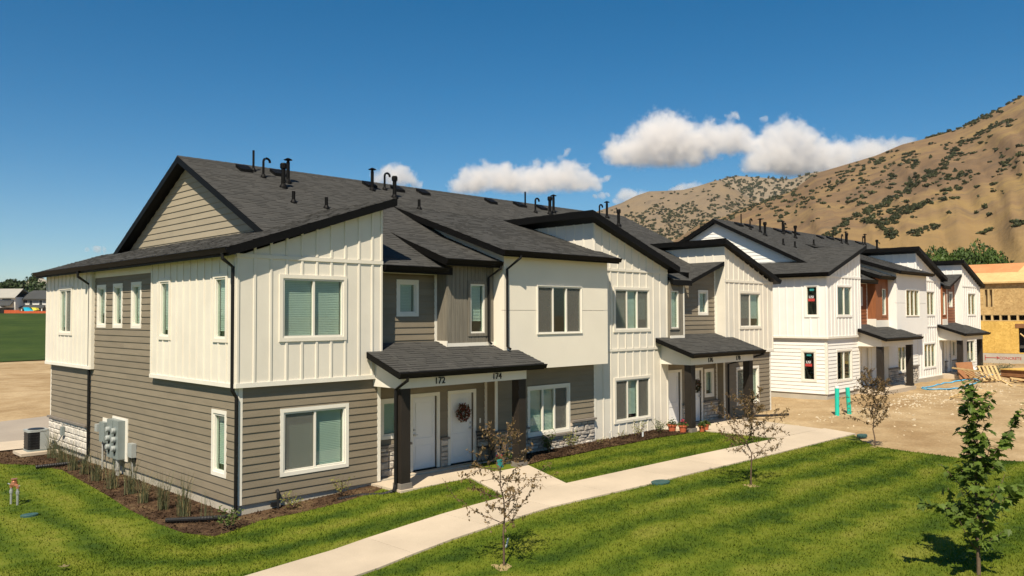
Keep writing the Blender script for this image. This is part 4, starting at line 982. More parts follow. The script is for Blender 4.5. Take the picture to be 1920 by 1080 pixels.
        for xp in (bx0+.02, bx1-.30):
            b = MB(); b.box(xp, xp+.28, -1.19, -.91, zs+.14, 2.70+dz); P_ = obj('porch_post', b, 'dark_post', H)
            b = MB(); b.box(xp-.03, xp+.31, -1.22, -.88, zs-.02, zs+.14); obj('post_base', b, 'dark_post' if not BL else 'stone_ledge', P_)
        b = MB(); b.box(bx0-.05 if key == 'p1' else 17.06, bx1+.12, -1.28, yb-.03, -.1, zs); obj('porch_slab', b, 'concrete', H)
    if detail: downspout(H, [(3.6, -1.55, 3.0+dz), (3.6, -1.55, 2.93+dz), (3.61, -1.06, 2.68+dz), (3.61, -1.06, .35), (3.5, -1.12, .2)], .042)
    if detail: downspout(H, [(21.25, -1.55, 3.0), (21.25, -1.55, 2.95), (21.02, -.5, 2.62), (20.99, -.12, 2.5), (20.99, -.12, .3)], .04)
    # --- roof vents
    for x, y in ((3.28, 6.44), (4.44, 6.45), (8.02, 6.5), (9.18, 6.42), (10.38, 6.44), (13.84, 6.43), (15.53, 6.5), (16.89, 6.5), (20.2, 6.45)): box_vent(H, x, y-.1, zM(y-.1))
    for k, l_ in (('pole', ((3.6, 6.36), (15.78, 6.28))), ('goose', ((3.67, 5.85), (8.52, 6.19), (15.83, 5.74), (20.6, 6.2))), ('thick', ((3.94, 5.1), (8.4, 5.44), (16.74, 5.76), (20.88, 5.32))), ('cap', ((4.39, 5.62), (7.82, 5.95), (17.29, 6.05), (21.27, 6.3))), ('short', ((3.58, 3.86), (4.56, 3.66), (8.7, 4.45)))):
        for x, y in l_:
            zz = zM(y)
            if k == 'short' and x > 8: zz = max(zz, ps[0]+ps[2]*y)
            pipe_vent(H, k, x, y, zz)
    return H
PAL1 = dict(board='white_board', lap='brown_board', gable='pale_brown_board', accent='brown_board', accent_wood='grey_wood', stucco='stucco', blinds=True, room='room', screens=True, numbers=('172', '174', '176', '178'))
PAL2 = dict(board='bright_white_board', lap='bright_white_board', gable='bright_white_board', accent='rust_board', accent_wood='rust_wood', stucco='bright_stucco', blinds=False, room='room_dark', screens=False, numbers=())
townhouse((0, 0, 0), 0, PAL1, 'nearest two-storey townhouse row, cream battens over brown clapboard, numbered 172 to 178')
townhouse((29.4, -.45, .46), R(.7), PAL2, 'bright white unfinished townhouse row with rust panels beyond the brown one', porch_dz=-.27, detail=False)
# ------------------------------------------------------------------ plants
def V3(*a): return np.array(a, float)
def leaf(b, p, d, n, ln, w, mi=0):
    d = d/np.linalg.norm(d); s = np.cross(d, n); s = s/(np.linalg.norm(s)+1e-9)
    b.face([p, p+d*ln*.45+s*w*.5, p+d*ln, p+d*ln*.45-s*w*.5], mi)
def branch_tree(seed, h, spread, n1, first, leaf_n, leaf_len, lmat, bmat, trunk_r, droop=.0, leaf_w=.45):
    r = np.random.default_rng(seed); T = MB(); Lf = MB()
    tp = [V3(r.normal()*.01*k, r.normal()*.01*k, h*k/8) for k in range(9)]
    T.tube(tp, [trunk_r*(1-.1*k) for k in range(9)], 7)
    tips = []
    for k in range(n1):
        f = first+(1-first)*(k+.5)/n1; z = f*h; az = k*2.4+r.normal()*.3; i = int(f*8); base = tp[i]+(tp[min(i+1, 8)]-tp[i])*(f*8-i)
        ln = spread*(1.25-.85*f)*r.uniform(.65, 1.25)+.1; up = r.uniform(.25, .95)
        d = V3(math.cos(az), math.sin(az), up); d /= np.linalg.norm(d); pts = [base]
        for q in range(6):
            d = d+r.normal(size=3)*.12+V3(0, 0, .03-droop); d /= np.linalg.norm(d); pts.append(pts[-1]+d*ln/6)
        T.tube(pts, [trunk_r*.42*(1-.13*q) for q in range(7)], 5); tips.append(pts)
        for s_ in range(5):
            st = pts[1+s_]; d2 = d+r.normal(size=3)*.75; d2 /= np.linalg.norm(d2); l2 = ln*.42*r.uniform(.5, 1.1); p2 = [st, st+d2*l2*.5, st+d2*l2+V3(0, 0, .02)]
            T.tube(p2, [trunk_r*.2, trunk_r*.15, trunk_r*.08], 4); tips.append(p2)
    for k in range(leaf_n):
        pts = tips[r.integers(len(tips))]; i = r.integers(0, len(pts)-1); p = pts[i]+(pts[i+1]-pts[i])*r.random()
        d = r.normal(size=3); d[2] -= .25; n = r.normal(size=3); n[2] += .8
        leaf(Lf, p+r.normal(size=3)*.012, d, n, leaf_len*r.uniform(.6, 1.25), leaf_len*leaf_w)
    return T, Lf
def young_tree(loc, seed, h, spread, leaves, label, ln=.07, n1=19):
    t = thing('young_tree', label, 'tree', (*loc, g1(*loc)), 0, 'bare-looking young trees in the lawn')
    T, Lf = branch_tree(seed, h, spread, n1, .26, leaves, ln, 'leaf_brown', 'twig', .021)
    tr = obj('trunk', T, 'twig', t); obj('crown', Lf, 'leaf_brown', t)
    b = MB(); rr = random.Random(seed)
    n = 14; ring = [(.30*rr.uniform(.6, 1.3)*math.cos(6.283*k/n), .30*rr.uniform(.6, 1.3)*math.sin(6.283*k/n), -.01) for k in range(n)]
    for k in range(n): b.face([(0, 0, .016), ring[k], ring[(k+1) % n]])
    obj('bare_soil', b, 'dry_soil', t); return t
M('dry_soil', (.26, .20, .095), 1, .35, 9)
young_tree((1.54, -7.02), 101, 2.3, 1.05, 1250, 'sparse brown young tree nearest the camera, beside the path')
young_tree((10.07, -7.12), 137, 2.15, 1.2, 2100, 'sparse brown young tree in the lawn across from the second porch')
young_tree((17.95, -7.09), 111, 2.15, 1.05, 2600, 'small brown-leaved tree at the edge of lawn and bare dirt', .075, 22)

def maple(loc):
    t = thing('maple_tree', 'slender young maple with broad green leaves in the right foreground', 'tree', (*loc, g1(*loc)))
    r = np.random.default_rng(5); T = MB(); h = 3.15
    tp = [V3(.012*math.sin(k*1.3), .01*k*.3, h*k/10) for k in range(11)]; T.tube(tp, [.032*(1-.085*k) for k in range(11)], 8); paths = []
    right = np.array(_r2[:]); 
    for k in range(34):
        f = .10+.84*k/33; base = tp[int(f*10)]+(tp[min(int(f*10)+1, 10)]-tp[int(f*10)])*(f*10-int(f*10)); az = k*2.4
        ln = (.78 if f < .5 else .36)*r.uniform(.3, 1.25)*(1.15-.6*f)+.12; d = V3(math.cos(az), math.sin(az), r.uniform(.2, 1.2)); d /= np.linalg.norm(d); pts = [base]
        for q in range(5): d = d+r.normal(size=3)*.08+V3(0, 0, .10); d /= np.linalg.norm(d); pts.append(pts[-1]+d*ln/5)
        paths.append(pts)
    # long leader leaning to the right
    lead = [tp[5]]; d = right*.62+V3(0, 0, 1)
    for q in range(6): lead.append(lead[-1]+d/np.linalg.norm(d)*.235+r.normal(size=3)*.012)
    paths.append(lead); paths.append(tp[5:]); paths.append(lead)
    low = [tp[3]]; d = -right*1.0+V3(0, 0, .25)
    for q in range(4): low.append(low[-1]+d/np.linalg.norm(d)*.22+r.normal(size=3)*.02)
    paths += [low, low, low]; low = [tp[3]]
    for q in range(4): low.append(low[-1]+(right*1.0+V3(0, 0, .55))/1.14*.23+r.normal(size=3)*.02)
    paths += [low, low, low]
    for p in paths[:-9]+[lead]+[paths[-1], paths[-4]]: T.tube(p, [.011*(1-.12*q) for q in range(len(p))], 5)
    obj('trunk', T, 'maple_bark', t)
    # one lobed, slightly cupped maple leaf
    b = MB(); out = [(0, 0), (.16, .02), (.40, -.06), (.36, .14), (.56, .30), (.40, .40), (.46, .66), (.24, .58), (.17, .70), (.0, 1.0), (-.17, .70), (-.24, .58), (-.46, .66), (-.40, .40), (-.56, .30), (-.36, .14), (-.40, -.06), (-.16, .02)]
    c = len(b.v); b.v.append((0, .35, -.03)); b.v += [(x, y, .10*abs(x)-.12*max(0, y-.5)) for x, y in out]
    for k in range(len(out)): b.f.append((c, c+1+k, c+1+(k+1) % len(out))); b.m.append(0)
    lm = b.mesh('maple_leaf', 'leaf_maple')
    cr = bpy.data.objects.new('crown', None); COL.objects.link(cr); cr.parent = t
    V, Fc = [], []; lv = np.array([v.co[:] for v in lm.vertices]); lf = [tuple(p.vertices) for p in lm.polygons]; cnt = 0
    pos = []
    for k in range(820):
        p = paths[r.integers(len(paths))]; i = r.integers(0, len(p)-1); q = p[i]+(p[i+1]-p[i])*r.random(); pos.append((q+r.normal(size=3)*.045))
    for p, m in ((lead, 34), (tp[8:], 26)):
        for k in range(m): f = (k+.5)/m*(len(p)-1); i = int(f); pos.append(p[i]+(p[i+1]-p[i])*(f-i)+r.normal(size=3)*.02)
    toC = np.array(CAM)-np.array([loc[0], loc[1], 2]); toC /= np.linalg.norm(toC)
    order = sorted(range(len(pos)), key=lambda k: -float(pos[k] @ toC))
    for n_, k in enumerate(order):
        q = pos[k]; s = r.uniform(.09, .17)*(1 if q[2] < 2.4 else .8); az = math.atan2(q[1], q[0])+r.normal()*.9
        e = Euler((r.normal()*.45-.35, r.normal()*.35, az-math.pi/2), 'XYZ')
        if n_ < 290:
            o = link('leaf', lm, cr, tuple(q)); o.rotation_euler = e; o.scale = (s, s, s)
        else:
            m3 = np.array(e.to_matrix()); vv = (lv*s) @ m3.T + q; b0 = len(V); V += vv.tolist(); Fc += [tuple(b0+i for i in f) for f in lf]
    me = bpy.data.meshes.new('leaves'); me.from_pydata(V, [], Fc); me.materials.append(MATS['leaf_maple']); o = link('leaves', me, cr); o['kind'] = 'stuff'
maple((6.32, -13.28))

def ornamental(loc, seed, h, label, n=70, mat=('leaf_grassy', 'leaf_dry'), spread=.32):
    r = np.random.default_rng(seed); b = MB()
    for k in range(n):
        a = r.uniform(0, 6.283); hh = h*r.uniform(.45, 1.1); s = spread*r.random()**.7*1.5; w = .004+.004*r.random(); p = V3(r.normal()*.06, r.normal()*.06, 0); d = V3(math.cos(a), math.sin(a), 0); sd_ = V3(-d[1], d[0], 0)
        pts = [p+d*s*t**2+V3(0, 0, hh*(t-.12*t*t)) for t in (0, .35, .7, 1.)]; mi = int(r.random() < .28)
        for q in range(3):
            w0, w1 = w*(1-q*.3), w*(1-(q+1)*.3); b.face([pts[q]-sd_*w0, pts[q]+sd_*w0, pts[q+1]+sd_*w1, pts[q+1]-sd_*w1], mi)
    return tag(obj('ornamental_grass', b, list(mat), None, loc=(*loc, g1(*loc)+.01)), label, 'plant', 'ornamental grasses along the gable end')
OG = [(-.58, 11.5, .95, 'beside the air conditioner'), (-.72, 10.02, .8, 'in front of the pale stone base'), (-.78, 8.75, .85, 'just left of the long downspout'), (-.74, 7.85, .7, 'below the small grey box'), (-.85, 6.55, .75, 'below the bank of meters'), (-.9, 5.2, .8, 'right of the meter conduit'), (-.81, 4.18, .9, 'before the small telecom box'), (-.94, 2.95, .75, 'midway along the brown wall'), (-.89, 1.88, .95, 'tall, second from the corner downspout'), (-.82, .93, .95, 'tall, nearest the corner downspout'), (-.56, .3, .6, 'thin and drooping by the corner')]
for k, (x, y, h, w) in enumerate(OG): ornamental((x, y), 200+k, h*1.2, 'clump of grey-green ornamental grass '+w, 26 if 'thin' in w else 95)
def shrub(loc, seed, h, w, label, mat='leaf_shrub', n=230, ln=.07, z=None):
    r = np.random.default_rng(seed); t = thing('shrub', label, 'shrub', (*loc, (g1(*loc)+.05) if z is None else z), 0, 'small shrubs in the beds'); T = MB(); Lf = MB(); tips = []
    for k in range(11):
        a = r.uniform(0, 6.283); d = V3(math.cos(a)*w, math.sin(a)*w, h*r.uniform(.7, 1.3)); p = [V3(0, 0, 0), d*.5+r.normal(size=3)*.02, d]; T.tube(p, [.008, .006, .003], 4); tips.append(p)
    for k in range(n):
        p = tips[r.integers(11)]; f = .25+.8*r.random(); q = p[2]*f+r.normal(size=3)*np.array([w*.22, w*.22, h*.1]); q[2] = max(q[2], .02); d = r.normal(size=3); d[2] = abs(d[2])*.6; nn = r.normal(size=3); nn[2] += 1
        leaf(Lf, q, d, nn, ln*r.uniform(.6, 1.2), ln*.45)
    obj('stems', T, 'twig', t); obj('foliage', Lf, mat, t); return t
shrub((1.13, -.50), 301, .30, .24, 'low yellow-green shrub below the lower left window', 'leaf_gold', 170, .055)
shrub((2.48, -.38), 302, .34, .22, 'low olive shrub right of the lower left window', 'leaf_gold', 150, .055)
shrub((10.07, -.25), 303, .5, .2, 'fresh green shrub beside the porch post by the stone wall', 'leaf_shrub', 380, .08)
shrub((10.97, -.42), 304, .45, .2, 'thin green shrub before the sunlit stone wall', 'leaf_gold', 230, .06)
shrub((13.62, -.38), 305, .22, .16, 'tiny wispy plant at the corner of the white bay', 'leaf_gold', 60, .05)
shrub((14.56, -.38), 306, .4, .26, 'dull green shrub with white tag below the white bay window', 'leaf_gold', 220, .06)
shrub((15.67, -.45), 307, .36, .3, 'dull green shrub nearest the clay pots', 'leaf_shrub', 260, .06)
shrub((-.69, -.95), 308, .28, .28, 'low bright green plant at the bed corner by the drain pipe', 'leaf_shrub', 160, .09)
shrub((12.2, -.5), 309, .16, .14, 'tiny green sprig in the bed before the stone wall', 'leaf_gold', 40, .05)
t = tag(obj('plant_tag', MB().box(-.04, .04, -.004, .004, 0, .16), 'tag_white', loc=(14.45, -.62, g1(14.4, 0)+.05)), 'white plant tag in the mulch below the white bay', 'tag')
o = tag(obj('plant_tag', MB().box(-.07, .07, -.004, .004, 0, .18), 'tag_white', loc=(2.25, -6.35, g1(2, 0)+.03)), 'white tag hanging beside the nearest young tree', 'tag'); o.rotation_euler = (.2, .25, .6)

# ------------------------------------------------------------------ yard fittings
# air conditioner on its pad
b = MB(); b.box(-.55, .55, -.5, .5, 0, .09); tag(obj('equipment_pad', b, 'concrete', loc=(-.72, 12.75, .03)), 'concrete pad under the air conditioner', 'pad')
ac = thing('air_conditioner', 'grey air conditioner unit on a concrete pad behind the gable end', 'air conditioner', (-.70, 12.85, .12)); ac.scale = (.82, .82, .86)
b = MB(); s = .37
def rsq(s, r_, z, n=5): return [(sx*(s-r_)+r_*math.cos(a0+t), sy*(s-r_)+r_*math.sin(a0+t), z) for sx, sy, a0 in ((1, 1, 0), (-1, 1, math.pi/2), (-1, -1, math.pi), (1, -1, 1.5*math.pi)) for t in np.linspace(0, math.pi/2, n)]
b.prism(rsq(.36, .1, .72), (0, 0, -.66)); obj('coil', b, 'black_plastic', ac)
b = MB(); b.prism(rsq(.38, .1, .06), (0, 0, -.06)); obj('base_pan', b, 'meter_grey', ac)
b = MB(); b.prism(rsq(.385, .11, .80), (0, 0, -.08)); obj('top_panel', b, 'meter_light', ac)
b = MB(); b.lathe([(.30, .80), (.30, .815), (.26, .83), (.05, .845)], (0, 0, 0), 20); obj('fan_guard', b, 'black_plastic', ac)
for k in range(6): b = MB(); b.prism(rsq(.372, .105, .13+.1*k), (0, 0, -.02)); obj('louvre', b, 'black_plastic', ac)
b = MB(); b.box(.05, .38, -.385, -.3, .06, .74); b.box(.3, .385, -.36, .05, .06, .74); obj('side_panel', b, 'meter_light', ac)
# meters on the gable end
mt = thing('meter_bank', 'large grey electric meter cabinet with six round meters on the brown wall', 'electric meters', (0, 0, 0))
b = MB(); b.box(-.05, -.024, 6.55, 7.75, .42, 1.62); obj('backing_board', b, 'white_trim', mt)
b = MB(); b.box(-.24, -.05, 6.72, 7.62, .48, 1.56); obj('cabinet', b, 'meter_grey', mt)
b = MB(); b.box(-.262, -.242, 7.14, 7.20, .5, 1.54); obj('cover_strip', b, 'meter_grey', mt)
for y in (6.94, 7.40):
    for z in (.78, 1.03, 1.28):
        b = MB(); b.tube([(-.24, y, z), (-.27, y, z)], .095, 14); m_ = obj('meter', b, 'meter_grey', mt); b = MB(); b.tube([(-.27, y, z), (-.33, y, z), (-.35, y, z)], [.08, .08, .06], 14); obj('meter_glass', b, 'meter_light', m_)
        b = MB(); b.box(-.275, -.24, y-.03, y+.03, z-.16, z-.09); obj('meter_latch', b, 'black_plastic', mt)
b = MB(); b.tube([(-.16, 6.95, .5), (-.16, 6.95, -.1)], .055, 10); b.tube([(-.16, 6.95, .24), (-.16, 6.95, .16)], .068, 10); obj('conduit', b, 'conduit', mt)
db = thing('disconnect_box', 'small grey disconnect box left of the meter cabinet', 'electric box', (0, 0, 0))
b = MB(); b.box(-.05, -.024, 7.95, 8.55, .75, 1.5); obj('backing_board', b, 'white_trim', db)
b = MB(); b.box(-.19, -.05, 8.0, 8.42, .82, 1.40); obj('cabinet', b, 'meter_grey', db); b = MB(); b.box(-.24, -.05, 8.46, 8.66, 1.1, 1.32); obj('gas_regulator', b, 'meter_light', db)
b = MB(); b.tube([(-.12, 8.3, .82), (-.12, 8.3, -.1)], .028, 8); obj('conduit', b, 'conduit', db)
b = MB(); b.tube([(-.18, 8.1, .85), (-.2, 8.0, .75), (-.2, 7.95, .6), (-.15, 7.9, .55), (-.1, 7.98, .7)], .02, 6); obj('cable', b, 'black_plastic', db)
tb = thing('telecom_box', 'small light grey telecom box right of the meter cabinet', 'telecom box', (0, 0, 0))
b = MB(); b.box(-.16, -.03, 5.92, 6.22, .62, 1.0); obj('cabinet', b, 'meter_light', tb); b = MB(); b.box(-.12, -.03, 5.95, 6.2, .5, .62); obj('cable_entry', b, 'black_plastic', tb)
b = MB(); b.tube([(-.09, 6.05, .52), (-.09, 6.03, -.1)], .025, 8); obj('conduit', b, 'conduit', tb)
b = MB(); b.tube([(-.1, 6.25+.05*math.cos(t), .58+.12*math.sin(t)) for t in np.linspace(0, 11, 26)], .012, 5); obj('cable_coil', b, 'black_plastic', tb)
sb = thing('service_box', 'small box and line set on the pale stone base', 'electric box', (0, 0, 0))
b = MB(); b.box(-.17, -.08, 12.0, 12.18, .62, .9); obj('cabinet', b, 'meter_grey', sb); b = MB(); b.tube([(-.12, 12.1, 1.0), (-.12, 12.1, .65), (-.2, 12.3, .4), (-.3, 12.6, .25)], .025, 6); obj('line_set', b, 'conduit', sb)
# black corrugated drain pipes
def corrugated(path, label, r_=.055, grp='black drain pipes'):
    b = MB(); P_ = [Vector(p) for p in path]; pts = []; rad = []
    for a, c in zip(P_[:-1], P_[1:]):
        n = max(2, int((c-a).length/.03))
        for k in range(n): pts.append(a.lerp(c, k/n)); rad.append(r_*(1 if len(pts) % 2 else .86))
    b.tube(pts, rad, 9); return tag(obj('drain_pipe', b, 'black_plastic'), label, 'drain pipe', grp)
corrugated([(-.12, -.12, .09), (-.4, -.15, .09), (-.8, .1, .085), (-1.4, .55, .08)], 'black corrugated drain pipe at the near corner of the brown building')
corrugated([(-.14, 9.7, .09), (-.6, 9.6, .08), (-1.55, 9.7, .07)], 'black corrugated drain pipe from the far gable-end downspout')
corrugated([(3.55, -1.1, .2), (3.3, -.95, .13), (2.9, -.62, .12), (2.25, -.55, .11)], 'black corrugated drain pipe beside the first porch post')
corrugated([(21.0, -.5, .42), (22.3, -1.3, .42), (23.0, -1.7, .43)], 'short black drain pipe at the far end of the brown building')
b = MB(); b.tube([(.95, -.12, -.1), (.95, -.12, .34)], .035, 8); b.tube([(.95, -.12, .30), (.95, -.12, .42), (.95, -.06, .46)], .045, 8); b.box(.8, .95, -.09, -.03, .1, .2); tag(obj('stand_pipe', b, 'black_plastic'), 'short black stand pipe below the lower left window', 'pipe')
b = MB(); b.tube([(13.3, -.1, .1), (13.3, -.1, .52), (13.33, -.1, .58)], .028, 8); tag(obj('stand_pipe', b, 'conduit'), 'thin dark stand pipe at the left edge of the white bay', 'pipe')
# backflow preventer in the left lawn
bf = thing('backflow_preventer', 'brass and copper water backflow preventer on two pipes in the left lawn', 'water fitting', (-3.2, 5.0, .0), .3)
for y in (-.13, .13): b = MB(); b.tube([(0, y, -.05), (0, y, .42)], .028, 8); b.tube([(0, y, .26), (0, y, .33)], .042, 8); obj('riser', b, 'galvanised', bf)
b = MB(); b.tube([(0, -.13, .40), (0, -.13, .46), (0, 0, .47), (0, .13, .46), (0, .13, .40)], .04, 8); b.lathe([(.06, .44), (.07, .48), (.06, .56), (.03, .59), (.07, .60), (.07, .62)], (0, .02, 0), 12); obj('valve_body', b, 'copper', bf)
b = MB(); b.tube([(0, .13, .46), (0, .26, .48)], .014, 6); b.tube([(0, -.13, .43), (0, -.2, .47)], .014, 6); obj('handle', b, 'galvanised', bf)
for (x, y, w, lb) in ((-3.27, 3.44, .16, 'green round valve box lid in the left lawn'), (8.75, -5.32, .26, 'green valve box lid at the edge of the path'), (19.9, -5.9, .2, 'green valve box lid by the end of the path')):
    b = MB(); b.lathe([(w, -.05), (w, .02), (w*.93, .03)], (0, 0, 0), 18); o = tag(obj('valve_box_lid', b, 'green_lid', loc=(x, y, g1(x, y)+.02)), lb, 'valve lid'); o.scale = (1.15, .8, 1)
b = MB()
for k in range(5): leaf(b, V3(0, 0, .04), V3(math.cos(k*1.3), math.sin(k*1.3), .2), V3(0, 0, 1), .11, .06)
tag(obj('fallen_leaf', b, 'leaf_dry', loc=(-3.97, -1.47, g1(-4, 0)+.03)), 'curled dry leaf lying on the left lawn', 'leaf')

# wreaths
def wreath(u, y, z, R_, seed, label, red=.5):
    r = np.random.default_rng(seed); b = MB()
    for k in range(700):
        a = r.uniform(0, 6.283); q = r.uniform(0, 6.283); rr_ = .095*r.uniform(.5, 1.1); c = V3(u+(R_+rr_*math.cos(q))*math.cos(a), y-.06-rr_*abs(math.sin(q)), z+(R_+rr_*math.cos(q))*math.sin(a))
        d = r.normal(size=3); d[1] -= .4; leaf(b, c, d, r.normal(size=3), .07*r.uniform(.5, 1.2), .035, 0 if r.random() < red else 1)
    return tag(obj('door_wreath', b, ['wreath_red', 'wreath_green']), label, 'wreath')
wreath(7.1, .46, 1.70, .17, 1, 'dark red wreath on the white door of number 174', .55)
wreath(19.15, .31, 1.72, .17, 2, 'green wreath on the white door of number 176', .15)
# clay pots on the second porch
def pot(x, y, z, r_, h, label, kind, mat='terracotta'):
    t = thing('plant_pot', label, 'plant pot', (x, y, z), 0, 'pots by the porches'); b = MB(); b.lathe([(r_*.68, 0), (r_*.95, h*.8), (r_*1.08, h*.8), (r_*1.1, h), (r_*.96, h), (r_*.9, h*.88)], (0, 0, 0), 16); obj('pot', b, mat, t, smooth=False)
    b = MB(); b.lathe([(r_*.9, h*.86), (r_*.5, h*.9)], (0, 0, 0), 12); obj('soil', b, 'soil', t)
    r = np.random.default_rng(int(x*100)); Lf = MB()
    for k in range(150 if kind != 'ball' else 220):
        a = r.uniform(0, 6.283); e = r.random(); q = V3(math.cos(a)*r_*1.1*e, math.sin(a)*r_*1.1*e, h*.9+r.random()*r_*(1.4 if kind != 'ball' else 1.1)*(1.1-e)); d = V3(math.cos(a), math.sin(a), r.normal()*.7+.4)
        leaf(Lf, q, d, r.normal(size=3)+V3(0, 0, 1), .07, .035, 1 if kind == 'flower' and q[2] > h*1.25 and r.random() < .6 else 0)
    obj('foliage', Lf, ['leaf_shrub', 'flower_red'], t)
pot(16.32, -.55, .26, .16, .30, 'clay pot of trailing greens, farthest left by the second porch', 'green')
pot(16.30, -1.02, .28, .15, .30, 'clay pot with pink-red flowers left of the second porch post', 'flower')
pot(17.02, -1.35, .30, .12, .22, 'small clay pot with round cactus just right of the porch post', 'ball')
pot(17.38, -1.28, .30, .13, .24, 'small clay pot with round cactus, rightmost of the four', 'ball')
pot(8.0, -.55, .22, .13, .2, 'dark pot of mixed greens beside the first porch post', 'green', 'dark_pot')
pot(7.62, -.6, .22, .11, .18, 'low pot with red flowers on the first porch', 'flower', 'dark_pot')
b = MB(); b.box(-.07, .07, -.05, .05, 0, .22); tag(obj('planter_tin', b, 'teal_box', loc=(7.45, -.80, .221)), 'small teal tin standing on the first porch', 'tin')
# bistro table and chair
bt = thing('bistro_table', 'small folding bistro table with wooden top on the first porch', 'table', (8.02, -.25, .22))
b = MB(); b.lathe([(.24, .68), (.25, .69), (.25, .71), (.24, .715)], (0, 0, 0), 20); obj('table_top', b, 'lumber', bt)
for a in (.4, 2.5, 3.6, 5.6): b = MB(); b.tube([(.2*math.cos(a), .2*math.sin(a), 0), (-.1*math.cos(a), -.1*math.sin(a), .68)], .011, 6); obj('leg', b, 'chair_black', bt)
ch = thing('bistro_chair', 'black metal folding chair against the stone wall of the first porch', 'chair', (7.66, .05, .22), -.25)
b = MB(); b.box(-.19, .19, -.19, .19, .44, .465); obj('seat', b, 'chair_black', ch)
for sx in (-.19, .19):
    b = MB(); b.tube([(sx, -.2, 0), (sx, .08, .46), (sx, .2, .92)], .012, 6); obj('back_frame', b, 'chair_black', ch); b = MB(); b.tube([(sx, .22, 0), (sx, -.17, .46)], .012, 6); obj('leg', b, 'chair_black', ch)
for z in (.66, .76, .86): b = MB(); b.box(-.19, .19, .13+(z-.66)*.2, .145+(z-.66)*.2, z, z+.05); obj('back_slat', b, 'chair_black', ch)
b = MB(); b.box(-.35, .35, -.22, .22, 0, .012); tag(obj('door_mat', b, 'black_plastic', loc=(19.15, -.15, .301)), 'dark mat before the door with the green wreath', 'door mat')

# ------------------------------------------------------------------ building ground
for (x, y, h, tl, lb) in ((24.7, -2.95, 1.15, (.02, 0), 'upright teal pipe stub in the dirt, left of two'), (25.5, -3.12, 1.12, (-.08, .03), 'leaning teal pipe stub in the dirt, right of two')):
    t = thing('pipe_stub', lb, 'pipe', (x, y, g1(x, y)-.05), 0, 'teal pipe stubs'); b = MB(); b.tube([(0, 0, 0), (tl[0], tl[1], h)], .088, 14); obj('pipe', b, 'teal_pipe', t, smooth=False)
    b = MB(); b.tube([(tl[0], tl[1], h), (tl[0]*1.04, tl[1]*1.04, h+.09)], .09, 14)
    if tl[0] > 0: obj('cap', b, 'bag_white', t)
def on_ground(x, y): return float(dirt_z(np.array(x), np.array(y)))
def wood_frame(x, y, ln, w, rz, tilt, label, rungs=6, up=0.):
    t = thing('wooden_pallet', label, 'lumber', (x, y, on_ground(x, y)+.03+up), rz, 'waste lumber on the dirt'); t.rotation_euler = (tilt, 0, rz)
    for s in (-1, 1): b = MB(); b.box(-ln/2, ln/2, s*w/2-.02, s*w/2+.02, 0, .09); obj('rail', b, 'lumber', t)
    for k in range(rungs): u = -ln/2+.08+(ln-.16)*k/(rungs-1); b = MB(); b.box(u-.07, u+.07, -w/2, w/2, .091, .115); obj('slat', b, 'lumber', t)
wood_frame(35.6, -5.0, 5.2, 1.1, .10, .06, 'long slatted lumber frame lying flat on the dirt', 7)
wood_frame(44.0, -2.6, 3.0, 1.1, .75, .5, 'slatted lumber frame propped at a slant in the debris', 6, .35)
wood_frame(43.6, -3.5, 1.3, .9, -.5, 1.1, 'short slatted pallet standing on edge', 5, .45)
wood_frame(45.0, -4.8, 1.8, 1.0, .3, .1, 'small broken pallet by the lumber stack', 6, .05)
b = MB(); b.box(-.75, .75, -.02, .02, 0, 1.0); o = tag(obj('plywood_sheet', b, 'osb_dark', loc=(45.3, -1.95, on_ground(45.3, -1.95))), 'brown wood sheet leaning near the last porch', 'plywood'); o.rotation_euler = (-.25, 0, -.3)
def plank_pile(seed, n, x0, x1, y0, y1, label):
    rr = random.Random(seed)
    for k in range(n):
        x, y = rr.uniform(x0, x1), rr.uniform(y0, y1); l_ = rr.uniform(.5, 1.8); b = MB(); b.box(-l_/2, l_/2, -.05, .05, 0, .035)
        o = tag(obj('board_offcut', b, 'lumber' if rr.random() < .7 else 'lumber_brown', loc=(x, y, on_ground(x, y)+.03)), label, 'board', 'board offcuts in the debris'); o.rotation_euler = (rr.uniform(-.1, .1), rr.uniform(-.12, .12), rr.uniform(0, 3.1))
plank_pile(4, 22, 42.5, 49.5, -5.6, -2.6, 'short lumber offcut lying among the building debris')
ls = thing('lumber_stack', 'stack of brown sheathing boards with pale plywood on top at the right edge', 'lumber stack', (46.8, -5.2, on_ground(46.8, -5.2)), -.35)
for k in range(7): b = MB(); b.box(-1.5+.02*(k % 3), 1.5, -1.2, 1.2, .06+.09*k, .06+.09*k+.08); obj('board', b, 'lumber_brown', ls)
b = MB(); b.box(-1.55, 1.5, -1.22, 1.22, .70, .74); obj('plywood_top', b, 'osb_yellow', ls)
for s in (-1, 0, 1): b = MB(); b.box(s-.05, s+.05, -1.2, 1.2, -.06, .055); obj('bearer', b, 'lumber', ls)
# blue hose in loose loops
b = MB(); pts = []
for t in np.linspace(0, 12.6, 90):
    x = 41.0+3.4*math.cos(t)*(1+.05*math.sin(t*2.3)); y = -2.35+.85*math.sin(t)+.12*math.sin(3*t); pts.append((x, y, on_ground(x, y)+.05+.02*math.sin(t*.5)))
for t in np.linspace(0, 1, 12): x = 44.4+6*t; y = -2.5-1.6*t; pts.append((x, y, on_ground(x, y)+.05))
b.tube(pts, .024, 6); tag(obj('water_hose', b, 'blue_hose'), 'blue hose in loose loops on the dirt', 'hose')
